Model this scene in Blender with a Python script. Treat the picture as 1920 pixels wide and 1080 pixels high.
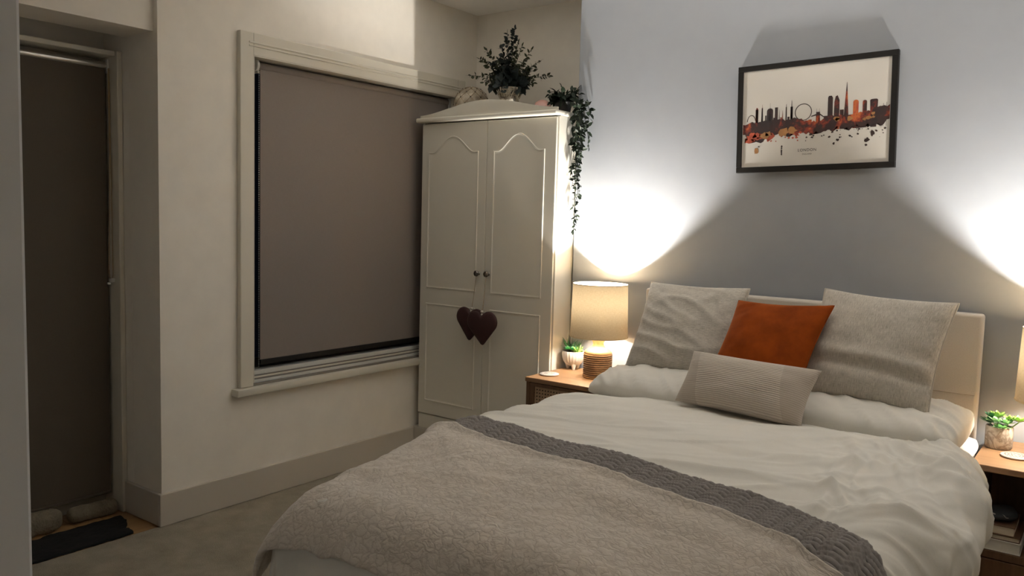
import bpy, bmesh, math, random
from mathutils import Vector, Matrix, noise
from math import pi, sin, cos, radians, sqrt

# ------------------------------------------------------------------ camera
for o in list(bpy.data.objects): bpy.data.objects.remove(o)
SC = bpy.context.scene
COL = SC.collection
FPX = 1540.0
YAW, PIT, ROL = radians(-36.6), radians(-4.93), radians(1.56)
CAM = Vector((3.221, -3.572, 1.36))
_f = Vector((sin(YAW)*cos(PIT), cos(YAW)*cos(PIT), sin(PIT)))
_r0 = Vector((cos(YAW), -sin(YAW), 0)); _u0 = _r0.cross(_f)
_r = _r0*cos(ROL) + _u0*sin(ROL); _u = -_r0*sin(ROL) + _u0*cos(ROL)
cd = bpy.data.cameras.new('camera'); cam = bpy.data.objects.new('camera', cd); COL.objects.link(cam)
cam.matrix_world = Matrix(((_r.x, _u.x, -_f.x, CAM.x), (_r.y, _u.y, -_f.y, CAM.y), (_r.z, _u.z, -_f.z, CAM.z), (0, 0, 0, 1)))
cd.sensor_width = 36; cd.lens = FPX/1920*36; cd.clip_start = .02
SC.camera = cam

def ray(x, y): return _r*((x-960)/FPX) - _u*((y-540)/FPX) + _f
def at_x(x, y, X): d = ray(x, y); return CAM + d*((X-CAM.x)/d.x)
def at_y(x, y, Y): d = ray(x, y); return CAM + d*((Y-CAM.y)/d.y)
def at_z(x, y, Z): d = ray(x, y); return CAM + d*((Z-CAM.z)/d.z)

# ------------------------------------------------------------------ world / exposure
w = bpy.data.worlds.new('world'); SC.world = w; w.use_nodes = True
w.node_tree.nodes['Background'].inputs[0].default_value = (.02, .025, .04, 1)
w.node_tree.nodes['Background'].inputs[1].default_value = .05
SC.view_settings.view_transform = 'Standard'; SC.view_settings.look = 'None'
SC.view_settings.gamma = 1.0; SC.view_settings.use_curve_mapping = False
SC.view_settings.exposure = 0.5
SC.cycles.diffuse_bounces = 10; SC.cycles.max_bounces = 16
BULB = 4300.0                       # bulb emission strength
BULB_COL = (1.0, .965, .905)

# ------------------------------------------------------------------ helpers
random.seed(7)
R = random.uniform
def link(o, parent=None):
    COL.objects.link(o)
    if parent: o.parent = parent
    return o
def tag(o, label, cat, group=None, kind=None):
    o['label'] = label
    if cat: o['category'] = cat
    if group: o['group'] = group
    if kind: o['kind'] = kind
    return o
def empty(name, loc=(0, 0, 0)):
    o = bpy.data.objects.new(name, None); o.location = loc; o.empty_display_size = .05
    return link(o)
def obj(name, bm, mat, parent=None, smooth=None):
    """bm in world coordinates; the object keeps its origin at the parent's location"""
    bmesh.ops.recalc_face_normals(bm, faces=bm.faces)
    me = bpy.data.meshes.new(name)
    if parent:
        off = Vector(parent.location); pp = parent.parent
        while pp: off += Vector(pp.location); pp = pp.parent
        bmesh.ops.translate(bm, verts=bm.verts, vec=-off)
    bm.to_mesh(me); bm.free()
    if smooth is not None:
        me.shade_smooth()
        if smooth < 179: me.set_sharp_from_angle(angle=radians(smooth))
    me.materials.append(mat)
    o = bpy.data.objects.new(name, me)
    return link(o, parent)
def struct(name, bm, mat, label, cat, smooth=None):
    o = obj(name, bm, mat, None, smooth); return tag(o, label, cat, None, 'structure')
def box(bm, x0, x1, y0, y1, z0, z1, bev=0, seg=2):
    vs = [bm.verts.new((x, y, z)) for x in (x0, x1) for y in (y0, y1) for z in (z0, z1)]
    fs = [bm.faces.new([vs[i] for i in q]) for q in ((0, 1, 3, 2), (4, 6, 7, 5), (0, 4, 5, 1), (2, 3, 7, 6), (0, 2, 6, 4), (1, 5, 7, 3))]
    if bev:
        es = list({e for f in fs for e in f.edges})
        bmesh.ops.bevel(bm, geom=es, offset=bev, segments=seg, affect='EDGES', profile=.5)
    return bm
def B(*a, **k): return box(bmesh.new(), *a, **k)
def lathe(bm, prof, c, n=32, axis='z', cap=False):
    c = Vector(c); rings = []
    for (r, h) in prof:
        ring = []
        for i in range(n):
            a = 2*pi*i/n
            p = Vector((r*cos(a), r*sin(a), h))
            if axis == 'x': p = Vector((h, r*cos(a), r*sin(a)))
            if axis == 'y': p = Vector((r*cos(a), h, r*sin(a)))
            ring.append(bm.verts.new(c+p))
        rings.append(ring)
    for a, b in zip(rings, rings[1:]):
        for i in range(n): bm.faces.new((a[i], a[(i+1) % n], b[(i+1) % n], b[i]))
    if cap:
        bm.faces.new(rings[0]); bm.faces.new(rings[-1])
    return bm
def tube(bm, pts, r, n=6, closed=False):
    pts = [Vector(p) for p in pts]; m = len(pts)
    rr = r if isinstance(r, (list, tuple)) else [r]*m
    prev = None; rings = []
    for i, p in enumerate(pts):
        if closed: t = pts[(i+1) % m]-pts[i-1]
        else: t = pts[min(i+1, m-1)]-pts[max(i-1, 0)]
        t.normalize()
        if prev is None:
            a = t.orthogonal().normalized()
        else:
            a = prev - t*prev.dot(t)
            a = a.normalized() if a.length > 1e-6 else t.orthogonal().normalized()
        prev = a; b = t.cross(a)
        rings.append([bm.verts.new(p+(a*cos(2*pi*k/n)+b*sin(2*pi*k/n))*rr[i]) for k in range(n)])
    seq = list(zip(rings, rings[1:])) + ([(rings[-1], rings[0])] if closed else [])
    for a, b in seq:
        for k in range(n): bm.faces.new((a[k], a[(k+1) % n], b[(k+1) % n], b[k]))
    if not closed:
        bm.faces.new(rings[0]); bm.faces.new(rings[-1])
    return bm
def sphere(bm, c, r, u=16, v=10, s=(1, 1, 1)):
    bmesh.ops.create_uvsphere(bm, u_segments=u, v_segments=v, radius=r, matrix=Matrix.Translation(c) @ Matrix.Diagonal((*s, 1)))
    return bm
def prism(bm, pts, ax, d0, d1, chamfer=0):
    """outline (a,b) extruded along ax; ax 'y': (x,z)->, ax 'x': (y,z)->, ax 'z': (x,y)"""
    def P(a, b, d): return {'y': (a, d, b), 'x': (d, a, b), 'z': (a, b, d)}[ax]
    lo = [bm.verts.new(P(a, b, d0)) for a, b in pts]; hi = [bm.verts.new(P(a, b, d1)) for a, b in pts]
    n = len(pts)
    bm.faces.new(lo); top = bm.faces.new(hi)
    for i in range(n): bm.faces.new((lo[i], lo[(i+1) % n], hi[(i+1) % n], hi[i]))
    if chamfer: bmesh.ops.bevel(bm, geom=list(top.edges), offset=chamfer, segments=2, affect='EDGES', profile=.5)
    return bm
def grid(bm, fn, us, vs, uvscale=None):
    uvl = bm.loops.layers.uv.verify()
    V = [[bm.verts.new(fn(u, v)) for v in vs] for u in us]
    for i in range(len(us)-1):
        for j in range(len(vs)-1):
            f = bm.faces.new((V[i][j], V[i+1][j], V[i+1][j+1], V[i][j+1]))
            for l, (a, b) in zip(f.loops, ((i, j), (i+1, j), (i+1, j+1), (i, j+1))): l[uvl].uv = (us[a], vs[b])
    return V
def lin(a, b, n): return [a+(b-a)*i/(n-1) for i in range(n)]
def interp(x, tab):
    if x <= tab[0][0]: return tab[0][1]
    for (a, b), (c, d) in zip(tab, tab[1:]):
        if x <= c: return b+(d-b)*(x-a)/(c-a)
    return tab[-1][1]
def sstep(a, b, x):
    t = max(0., min(1., (x-a)/(b-a))); return t*t*(3-2*t)
N = noise.noise
def fbm(p, o=3):
    s = 0; a = 1; q = Vector(p)
    for _ in range(o): s += a*N(q); a *= .5; q = q*2.03
    return s
def ridge(p): return 1-min(1, abs(N(Vector(p)))*2.6)

# ------------------------------------------------------------------ materials
class NT:
    def __init__(s, name):
        s.m = bpy.data.materials.new(name); s.m.use_nodes = True; s.t = s.m.node_tree; s.n = s.t.nodes
        s.b = s.n['Principled BSDF']; s.out = s.n['Material Output']
    def add(s, t, **k):
        n = s.n.new(t)
        for a, v in k.items(): setattr(n, a, v)
        return n
    def l(s, a, b): s.t.links.new(a, b)
    def coord(s, kind='Object', scale=(1, 1, 1), rot=(0, 0, 0)):
        c = s.add('ShaderNodeTexCoord'); m = s.add('ShaderNodeMapping')
        m.inputs['Scale'].default_value = scale; m.inputs['Rotation'].default_value = rot
        s.l(c.outputs[kind], m.inputs[0]); return m.outputs[0]
    def noise(s, co, scale, detail=4, rough=.6, dist=0):
        n = s.add('ShaderNodeTexNoise'); n.inputs['Scale'].default_value = scale; n.inputs['Detail'].default_value = detail
        n.inputs['Roughness'].default_value = rough; n.inputs['Distortion'].default_value = dist
        s.l(co, n.inputs['Vector']); return n.outputs['Fac']
    def ramp(s, fac, *stops):
        r = s.add('ShaderNodeValToRGB'); e = r.color_ramp.elements
        while len(e) < len(stops): e.new(.5)
        for el, (p, c) in zip(e, stops): el.position = p; el.color = (*c, 1)
        s.l(fac, r.inputs[0]); return r.outputs[0]
    def math(s, op, a, b=None, clamp=False):
        n = s.add('ShaderNodeMath', operation=op, use_clamp=clamp)
        for i, x in enumerate((a, b)):
            if x is None: continue
            if isinstance(x, (int, float)): n.inputs[i].default_value = x
            else: s.l(x, n.inputs[i])
        return n.outputs[0]
    def bump(s, h, strength=.3, dist=.01, prev=None):
        n = s.add('ShaderNodeBump'); n.inputs['Strength'].default_value = strength; n.inputs['Distance'].default_value = dist
        s.l(h, n.inputs['Height'])
        if prev: s.l(prev, n.inputs['Normal'])
        s.l(n.outputs[0], s.b.inputs['Normal']); return n.outputs[0]
    def base(s, c):
        if isinstance(c, tuple): s.b.inputs['Base Color'].default_value = (*c, 1)
        else: s.l(c, s.b.inputs['Base Color'])
        return s
    def set(s, **k):
        for a, v in k.items(): s.b.inputs[a.replace('_', ' ')].default_value = v
        return s
def srgb(r, g, b): return tuple(((c/255)/12.92 if c/255 <= .04045 else ((c/255+.055)/1.055)**2.4) for c in (r, g, b))
def var(c, k): return tuple(min(1, x*k) for x in c)

def m_plain(name, c, rough=.5, nscale=0, nstr=.1, vary=.06, metal=0, bdist=.002, spec=.5):
    t = NT(name); t.set(Roughness=rough, Metallic=metal); t.b.inputs['Specular IOR Level'].default_value = spec
    co = t.coord()
    f = t.noise(co, 3.0 if not nscale else nscale*.15, 3)
    t.base(t.ramp(f, (.3, var(c, 1-vary)), (.7, var(c, 1+vary))))
    if nscale: t.bump(t.noise(co, nscale, 5), nstr, bdist)
    return t.m
M = {}
M['wall_cream'] = m_plain('cream_wall_paint', (.77, .73, .66), .85, 60, .06, .03, spec=.3)
M['wall_grey'] = m_plain('blue_grey_wall_paint', (.33, .348, .376), .85, 60, .06, .02, spec=.3)
M['wall_pale'] = m_plain('pale_cool_wall_paint', (.74, .755, .79), .85, 60, .06, .02, spec=.3)
M['ceiling'] = m_plain('white_ceiling_paint', (.90, .885, .86), .9, 50, .05, .02, spec=.2)
M['trim'] = m_plain('ivory_gloss_paint', (.62, .585, .50), .45, 0, 0, .03)
M['skirting'] = m_plain('skirting_paint', (.50, .46, .40), .5, 0, 0, .03)
M['wardrobe'] = m_plain('wardrobe_white_lacquer', (.66, .63, .55), .45, 0, 0, .02)
M['black_gap'] = m_plain('dark_gap', (.01, .01, .01), .8)
M['metal_dark'] = m_plain('dark_chrome', (.22, .20, .18), .18, metal=1)
M['metal_light'] = m_plain('brushed_steel', (.62, .60, .57), .28, metal=1)
M['plastic_clear'] = m_plain('pale_plastic', (.55, .55, .52), .3)
M['rail_grey'] = m_plain('grey_rail_paint', (.20, .18, .155), .5)
M['black_frame'] = m_plain('black_frame_wood', (.009, .008, .007), .6, 0, 0, spec=.25)
M['paper'] = m_plain('print_paper', (.60, .57, .52), .45, vary=.02)
M['ink'] = m_plain('dark_print_ink', (.02, .015, .015), .6)
M['black_rug'] = m_plain('black_rug_pile', (.003, .003, .0035), .95, 220, .9, .2, bdist=.01)
M['pile_beige'] = m_plain('beige_sheepskin', (.26, .22, .155), .95, 90, .9, .2, bdist=.02)
M['heart'] = m_plain('burgundy_felt', (.035, .008, .008), .7, 160, .25, .15)
M['string'] = m_plain('jute_string', (.30, .22, .13), .9, 300, .3)
M['bead'] = m_plain('pearl_bead', (.6, .55, .48), .25)
M['leaf_dark'] = m_plain('dark_eucalyptus_leaf', (.026, .034, .032), .5, 40, .1, .35, spec=.2)
M['leaf_olive'] = m_plain('olive_eucalyptus_leaf', (.050, .056, .030), .5, 40, .1, .35, spec=.2)
M['leaf_trail'] = m_plain('dark_trailing_leaf', (.014, .022, .013), .5, 40, .1, .4, spec=.2)
M['stem'] = m_plain('brown_stem', (.06, .05, .03), .7)
M['pot_black'] = m_plain('black_pot', (.012, .012, .012), .5)
M['succ_green'] = m_plain('bright_green_succulent', (.09, .34, .14), .45, 30, .1, .3)
M['succ_dark'] = m_plain('dark_green_succulent', (.04, .13, .05), .45, 30, .1, .3)
M['succ_lime'] = m_plain('lime_green_succulent', (.26, .44, .10), .4, 30, .1, .25)
M['succ_pale'] = m_plain('pale_green_succulent', (.30, .50, .26), .4, 30, .1, .2)
M['pot_white'] = m_plain('white_ceramic', (.60, .57, .53), .35, 40, .05, .02)
M['soil'] = m_plain('dark_soil_and_cane_shade', (.02, .015, .01), .95, 120, .8)
M['coaster'] = m_plain('white_coaster', (.55, .52, .47), .45, vary=.03)
M['cork'] = m_plain('cork_edge', (.42, .22, .10), .8, 200, .2)
M['bed_base'] = m_plain('beige_upholstery', (.40, .34, .27), .9, 300, .2)
M['mattress'] = m_plain('white_mattress', (.6, .57, .52), .9, 200, .1)
M['book_cream'] = m_plain('cream_page_block', (.70, .62, .50), .8, 200, .2)
M['book_white'] = m_plain('pale_grey_page_block', (.74, .71, .65), .8, 200, .2)
M['book_brown'] = m_plain('brown_book_cover', (.16, .09, .05), .6)
M['dark_pouch'] = m_plain('dark_blue_grey_cloth', (.035, .038, .045), .8, 60, .4)
M['pink'] = m_plain('pink_glazed_glass', (.52, .30, .26), .15)
M['bulb_holder'] = m_plain('white_bulb_holder', (.75, .73, .7), .5)

def m_carpet():
    t = NT('beige_carpet_pile'); co = t.coord(); t.set(Roughness=.97); t.b.inputs['Specular IOR Level'].default_value = .1
    a = t.noise(co, 9, 4); b = t.noise(co, 260, 3, .7)
    s = t.math('ADD', t.math('MULTIPLY', a, .45), t.math('MULTIPLY', b, .55))
    t.base(t.ramp(s, (.3, (.30, .265, .20)), (.7, (.60, .545, .44))))
    t.bump(b, .9, .012); return t.m
M['carpet'] = m_carpet()
def m_wood(name, c0, c1, axis='x', scale=1., rough=.45):
    t = NT(name); t.set(Roughness=rough)
    sc = {'x': (1.2, 14, 14), 'y': (14, 1.2, 14), 'z': (14, 14, 1.2)}[axis]
    co = t.coord(scale=tuple(x*scale for x in sc))
    a = t.noise(co, 2.2, 6, .65, 1.2); b = t.noise(co, 14, 3, .6)
    s = t.math('ADD', t.math('MULTIPLY', a, .75), t.math('MULTIPLY', b, .25))
    t.base(t.ramp(s, (.3, c0), (.5, tuple((x+y)/2 for x, y in zip(c0, c1))), (.72, c1)))
    t.bump(b, .12, .002); return t.m
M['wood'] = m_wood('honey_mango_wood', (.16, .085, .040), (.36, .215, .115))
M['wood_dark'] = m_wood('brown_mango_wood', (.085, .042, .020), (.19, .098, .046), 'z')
M['wood_lamp'] = m_wood('pale_turned_wood', (.32, .19, .085), (.50, .32, .16), 'z', 1.5)
M['rope'] = m_plain('brown_rope_wrap', (.19, .115, .062), .7, 120, .3, .2)
M['cane'] = m_plain('woven_cane', (.52, .37, .23), .6, 200, .2, .15)
M['floorboard'] = m_wood('oak_laminate', (.28, .15, .06), (.46, .28, .12), 'y', 1., .35)
def m_fabric(name, c0, c1, rot=0, sx=60, sy=600, bump=.35, sheen=.2, dist=.002, rough=.95, coarse=8):
    """woven threads that follow the cloth's own u/v directions"""
    t = NT(name); t.set(Roughness=rough, Sheen_Weight=sheen); t.b.inputs['Specular IOR Level'].default_value = .15
    co = t.coord('UV', (sx, sy, 1), (0, 0, rot)); a = t.noise(co, 1, 3, .6)
    co2 = t.coord('UV', (sy, sx, 1), (0, 0, rot)); b = t.noise(co2, 1, 2, .6)
    c = t.noise(t.coord('UV'), coarse, 3)
    s = t.math('ADD', t.math('ADD', t.math('MULTIPLY', a, .6), t.math('MULTIPLY', b, .25)), t.math('MULTIPLY', c, .15))
    t.base(t.ramp(s, (.36, c0), (.64, c1))); t.bump(s, bump, dist); return t.m
M['cush_h'] = m_fabric('oatmeal_slub_weave_crosswise', (.34, .31, .265), (.64, .60, .53), 0, 22, 260, .6)
M['cush_v'] = m_fabric('oatmeal_slub_weave_upright', (.34, .305, .26), (.63, .585, .51), 0, 260, 22, .6)
M['cotton'] = m_fabric('warm_white_cotton', (.66, .64, .59), (.71, .69, .635), 0, 120, 700, .05, .05, .001, .9)
M['cotton_white'] = m_fabric('cool_white_cotton', (.70, .70, .68), (.76, .76, .74), 0, 120, 700, .05, .05, .001, .9)
M['headboard'] = m_fabric('beige_velvet', (.53, .475, .405), (.59, .53, .455), 0, 300, 300, .1, .5, .001)
def m_velvet():
    t = NT('rust_velvet'); t.set(Roughness=.75, Sheen_Weight=.55, Sheen_Roughness=.35)
    t.b.inputs['Sheen Tint'].default_value = (1, .35, .08, 1); t.b.inputs['Specular IOR Level'].default_value = .1
    c = t.noise(t.coord('UV'), 5, 4)
    t.base(t.ramp(c, (.3, (.19, .032, .002)), (.7, (.30, .056, .003))))
    t.bump(t.noise(t.coord('UV'), 420, 2), .15, .002); return t.m
M['velvet'] = m_velvet()
def m_cord():
    t = NT('pale_ribbed_cord'); t.set(Roughness=.95, Sheen_Weight=.2); t.b.inputs['Specular IOR Level'].default_value = .1
    co = t.coord('UV'); sp = t.add('ShaderNodeSeparateXYZ'); t.l(co, sp.inputs[0])
    wob = t.math('MULTIPLY', t.math('SUBTRACT', t.noise(co, 7, 3), .5), .022)
    rib = t.math('SINE', t.math('MULTIPLY', t.math('ADD', sp.outputs[1], wob), 2*pi*30))
    rib = t.math('ADD', t.math('MULTIPLY', rib, .5), .5)
    # ribs stand out in the middle field, flat plain weave at the ends
    e = t.math('ABSOLUTE', t.math('SUBTRACT', t.math('ADD', sp.outputs[0], t.math('MULTIPLY', sp.outputs[1], .12)), .54))
    e = t.math('LESS_THAN', e, .34)
    h = t.math('ADD', t.math('MULTIPLY', rib, t.math('ADD', t.math('MULTIPLY', e, .75), .25)), t.math('MULTIPLY', t.noise(co, 260, 2), .5))
    t.base(t.ramp(h, (.15, (.40, .345, .29)), (.8, (.60, .54, .47)))); t.bump(h, .6, .003); return t.m
M['cord'] = m_cord()
def m_sherpa():
    t = NT('beige_sherpa_fleece'); t.set(Roughness=1, Sheen_Weight=.35); t.b.inputs['Specular IOR Level'].default_value = .05
    co = t.coord('UV'); wn = t.add('ShaderNodeTexNoise'); wn.inputs['Scale'].default_value = 30; wn.inputs['Detail'].default_value = 3
    t.l(co, wn.inputs['Vector'])
    mx = t.add('ShaderNodeVectorMath', operation='MULTIPLY_ADD'); t.l(wn.outputs['Color'], mx.inputs[0]); mx.inputs[1].default_value = (.06, .06, 0); t.l(co, mx.inputs[2])
    v = t.add('ShaderNodeTexVoronoi', feature='DISTANCE_TO_EDGE'); v.inputs['Scale'].default_value = 40; t.l(mx.outputs[0], v.inputs['Vector'])
    h1 = t.math('POWER', t.math('MULTIPLY', v.outputs['Distance'], 2.6, True), .7); h2 = t.noise(co, 190, 4, .7)
    h = t.math('ADD', t.math('MULTIPLY', h1, .63), t.math('MULTIPLY', h2, .37))
    t.base(t.ramp(h, (.12, (.50, .44, .38)), (.5, (.63, .57, .50)))); t.bump(h, .5, .0055); return t.m
M['sherpa'] = m_sherpa()
def m_quilt():
    t = NT('grey_quilted_cotton'); t.set(Roughness=.9, Sheen_Weight=.15); t.b.inputs['Specular IOR Level'].default_value = .2
    c = t.noise(t.coord('UV'), 120, 3)
    t.base(t.ramp(c, (.3, (.185, .165, .155)), (.7, (.25, .228, .215)))); t.bump(t.noise(t.coord('UV'), 500, 3), .2, .002); return t.m
M['quilt'] = m_quilt()
def m_shade():
    t = NT('beige_linen_lampshade'); t.n.remove(t.b)
    co = t.coord('UV', (700, 60, 1)); a = t.noise(co, 1, 3); co2 = t.coord('UV', (60, 500, 1)); b = t.noise(co2, 1, 3)
    s = t.math('ADD', t.math('MULTIPLY', a, .5), t.math('MULTIPLY', b, .5))
    c1 = t.ramp(s, (.3, (.44, .34, .21)), (.7, (.60, .50, .35)))
    c2 = t.ramp(s, (.35, (.0060, .0044, .0025)), (.65, (.0105, .0081, .0048)))
    d = t.add('ShaderNodeBsdfDiffuse'); tr = t.add('ShaderNodeBsdfTranslucent'); ad = t.add('ShaderNodeAddShader')
    t.l(c1, d.inputs[0]); t.l(c2, tr.inputs[0]); t.l(d.outputs[0], ad.inputs[0]); t.l(tr.outputs[0], ad.inputs[1]); t.l(ad.outputs[0], t.out.inputs[0])
    return t.m
M['shade'] = m_shade()
def m_bulb(name, k):
    t = NT(name); t.base((.8, .8, .8)); t.b.inputs['Emission Color'].default_value = (*BULB_COL, 1); t.b.inputs['Emission Strength'].default_value = BULB*k; return t.m
M['bulb'] = m_bulb('glowing_bulb_dome', 1); M['bulb_body'] = m_bulb('glowing_frosted_bulb_body', .065)
def m_blind(name, c):
    t = NT(name); t.set(Roughness=.75); t.b.inputs['Specular IOR Level'].default_value = .3
    a = t.noise(t.coord(scale=(1, 900, 40)), 1, 2); b = t.noise(t.coord(scale=(1, 40, 900)), 1, 2)
    s = t.math('ADD', t.math('MULTIPLY', a, .5), t.math('MULTIPLY', b, .5))
    t.base(t.ramp(s, (.35, var(c, .94)), (.65, var(c, 1.06)))); t.bump(s, .08, .001); return t.m
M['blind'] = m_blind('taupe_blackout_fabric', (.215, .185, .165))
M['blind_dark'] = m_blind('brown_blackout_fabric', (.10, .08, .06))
def m_glass():
    t = NT('window_glass'); t.set(Roughness=.02, Transmission_Weight=1., IOR=1.45); t.base((.9, .92, .92)); return t.m
M['glass'] = m_glass()
def m_mercury():
    t = NT('mercury_glass'); t.set(Roughness=.22, Metallic=.85)
    v = t.noise(t.coord(), 45, 5, .75)
    t.base(t.ramp(v, (.36, (.16, .13, .09)), (.52, (.62, .56, .46)), (.7, (.85, .82, .76)))); t.bump(v, .3, .004); return t.m
M['mercury'] = m_mercury()
def m_capiz():
    t = NT('capiz_shell_tile'); t.set(Roughness=.3, Sheen_Weight=.1)
    v = t.noise(t.coord(), 14, 4, .7)
    t.base(t.ramp(v, (.35, (.27, .22, .16)), (.55, (.44, .38, .29)), (.7, (.66, .60, .50)))); return t.m
M['capiz'] = m_capiz()
def m_marble():
    t = NT('marbled_concrete'); t.set(Roughness=.6)
    v = t.noise(t.coord(), 11, 3, .5, 2.2)
    t.base(t.ramp(v, (.36, (.50, .45, .39)), (.47, (.22, .175, .135)), (.55, (.46, .41, .35)), (.7, (.30, .25, .205)))); t.bump(v, .1, .002); return t.m
M['marble'] = m_marble()
def m_watercolour():
    t = NT('watercolour_print'); t.set(Roughness=.6); co = t.coord()
    a = t.noise(co, 8.5, 4, .6, .6); b = t.noise(co, 60, 4, .7)
    s = t.math('ADD', t.math('MULTIPLY', a, .82), t.math('MULTIPLY', b, .18))
    t.base(t.ramp(s, (.40, (.022, .013, .013)), (.52, (.040, .015, .013)), (.57, (.22, .030, .014)), (.635, (.52, .13, .03)), (.70, (.34, .05, .035)))); return t.m
M['watercolour'] = m_watercolour()
M['wash_red'] = m_plain('red_watercolour_wash', (.42, .075, .035), .6, 60, 0, .45)
M['wash_gold'] = m_plain('ochre_watercolour_wash', (.34, .16, .055), .6, 60, 0, .35)
M['wash_dark'] = m_plain('umber_watercolour_wash', (.035, .018, .015), .6, 60, 0, .4)

# ------------------------------------------------------------------ the room
CEIL = 2.56; XW = .952            # alcove runs from x=0 to XW, then the chimney breast stands forward at y=0
YR0, YR1 = -2.80, -1.705          # door recess in the left wall
WY0, WY1, WZ0, WZ1 = -1.262, .145, .56, 2.052   # window opening
XD = -.43                         # plane of the recessed door
YF = -3.207; XJ = 2.35            # wall opposite the bed, and the jamb beside the camera
XR = 4.35; YB = -4.7

bm = B(0, XR+.1, YB-.1, .36, -.10, 0); struct('floor', bm, M['carpet'], 'beige short-pile carpet across the bedroom floor', 'carpet')
fr = struct('floor_recess', B(XD-.15, -.0005, YR0-.02, YR1+.02, -.10, -.012), M['floorboard'], 'wooden floor of the door recess', 'floor')
y = YR1; k = 0
while y > YR0+.01:
    y2 = max(YR0, y-.118); p = obj('plank', B(XD-.1, -.001, y2+.0008, y-.0008, -.0118, -.002, bev=.0012, seg=1), M['floorboard'], fr); y = y2
bm = B(-.62, XR+.1, YB-.1, .46, CEIL, CEIL+.1); struct('ceiling', bm, M['ceiling'], 'plain white painted ceiling', 'ceiling')

bm = bmesh.new()                  # left wall with window opening and the door recess
T = .22
box(bm, -T, 0, YR1, WY0, 0, CEIL); box(bm, -T, 0, WY1, .36, 0, CEIL)
box(bm, -T, 0, WY0, WY1, 0, WZ0); box(bm, -T, 0, WY0, WY1, WZ1, CEIL)
box(bm, -T, 0, YF-.05, YR0, 0, CEIL)
struct('wall_left', bm, M['wall_cream'], 'cream painted wall holding the window and the door recess', 'wall')
bm = bmesh.new()
box(bm, XD-.12, -T-.0005, YR1, YR1+.16, 0, CEIL); box(bm, XD-.12, -T-.0005, YR0-.16, YR0, 0, CEIL)
box(bm, XD-.12, XD, YR0, YR1-.0005, 2.020, CEIL)
struct('wall_recess', bm, M['wall_cream'], 'shaded cream walls of the door recess', 'wall')
bm = B(-.26, -.03, YR0, YR1-.0005, 2.079, CEIL)
struct('wall_lintel', bm, M['wall_cream'], 'cream boxed lintel over the door recess', 'lintel')
struct('wall_alcove', B(-.2, XW+.1, .345, .46, 0, CEIL), M['wall_cream'], 'cream back wall of the alcove behind the wardrobe', 'wall')
bm = B(XW, XR, 0, .34, 0, CEIL, bev=.004, seg=2)
struct('wall_back', bm, M['wall_grey'], 'blue-grey painted wall behind the bed', 'wall')
struct('wall_right', B(XR, XR+.1, YB, .0, 0, CEIL), M['wall_cream'], 'cream wall on the far side of the bed', 'wall')
struct('wall_front', B(-.25, XJ, YB, YF, 0, CEIL, bev=.004), M['wall_pale'], 'pale blue-grey wall end beside the doorway opposite the bed', 'wall')
struct('wall_rear', B(XJ-.1, XR+.1, YB-.1, YB, 0, CEIL), M['wall_cream'], 'cream end wall of the entrance passage', 'wall')

BH = .142
def skirting(name, pts, label, mat='skirting'):
    """prism boards with a small chamfered top"""
    bm = bmesh.new()
    for (x0, x1, y0, y1) in pts: box(bm, x0, x1, y0, y1, 0.0005, BH, bev=.004)
    return struct(name, bm, M[mat], label, 'skirting board')
skirting('baseboard_left', [(0.0005, .0155, YR1-.016, -.166)], 'painted skirting board under the window')
skirting('baseboard_recess', [(-.2745, 0, YR1-.016, YR1-.0005)], 'painted skirting board inside the door recess')
skirting('baseboard_back', [(1.0, XR, -.016, -.0005)], 'painted skirting board behind the bed')
struct('baseboard_alcove', B(.0005, XW-.0005, -.165, .344, .0005, BH+.004, bev=.004), M['skirting'], 'low boxed ledge carrying the wardrobe in the alcove', 'ledge')

# window ------------------------------------------------------------
win = empty('window_1', (0, -.56, WZ0)); tag(win, 'wide window in an ivory painted casing', 'window', None, 'structure')
CO0, CO1, CT = -1.332, .214, 2.152
c = obj('casing', B(.0005, .028, CO0, WY0, .545, CT, bev=.004), M['trim'], win)
c = obj('casing', B(.0005, .028, WY1, CO1, .545, CT, bev=.004), M['trim'], win)
c = obj('casing', B(.0005, .027, WY0-.0005, WY1+.0005, WZ1, CT, bev=.003), M['trim'], win)
obj('casing_bead', B(.0265, .032, CO0+.045, CO1-.045, 2.104, 2.112, bev=.002), M['trim'], win)
obj('casing_bead', B(.0265, .031, CO0+.045, CO1-.045, 2.090, 2.096, bev=.002), M['trim'], win)
obj('lining', B(-.13, .0268, WY0, WY0+.004, WZ0, WZ1), M['trim'], win)
obj('lining', B(-.13, .0268, WY1-.004, WY1, WZ0, WZ1), M['trim'], win)
obj('lining', B(-.13, .0268, WY0, WY1, WZ1-.004, WZ1), M['trim'], win)
obj('sill', B(-.13, .050, -1.362, .240, .508, .543, bev=.006), M['trim'], win, 40)
for (xa, za, zb_, mm) in ((.016, .5435, .553, 'rail_grey'), (.006, .5535, .567, 'plastic_clear'), (-.004, .5675, .573, 'rail_grey'), (-.008, .5735, .581, 'trim'), (-.014, .5815, .586, 'rail_grey'), (-.018, .5865, .606, 'plastic_clear')):
    obj('sill_rail', B(-.13, xa, WY0+.005, WY1-.005, za, zb_, bev=.0015, seg=1), M[mm], win)
sash = obj('sash', B(-.125, -.085, WY0+.0045, WY0+.045, .6065, WZ1-.004, bev=.003), M['black_frame'], win)
obj('sash', B(-.125, -.085, WY1-.045, WY1-.0045, .6065, WZ1-.004, bev=.003), M['trim'], win)
obj('sash', B(-.125, -.085, WY0+.045, WY1-.045, .6065, .65, bev=.003), M['black_frame'], win)
obj('sash', B(-.125, -.085, WY0+.045, WY1-.045, WZ1-.05, WZ1-.004, bev=.003), M['trim'], win)
obj('pane', B(-.108, -.102, WY0+.045, WY1-.045, .65, WZ1-.05), M['glass'], win)

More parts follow.
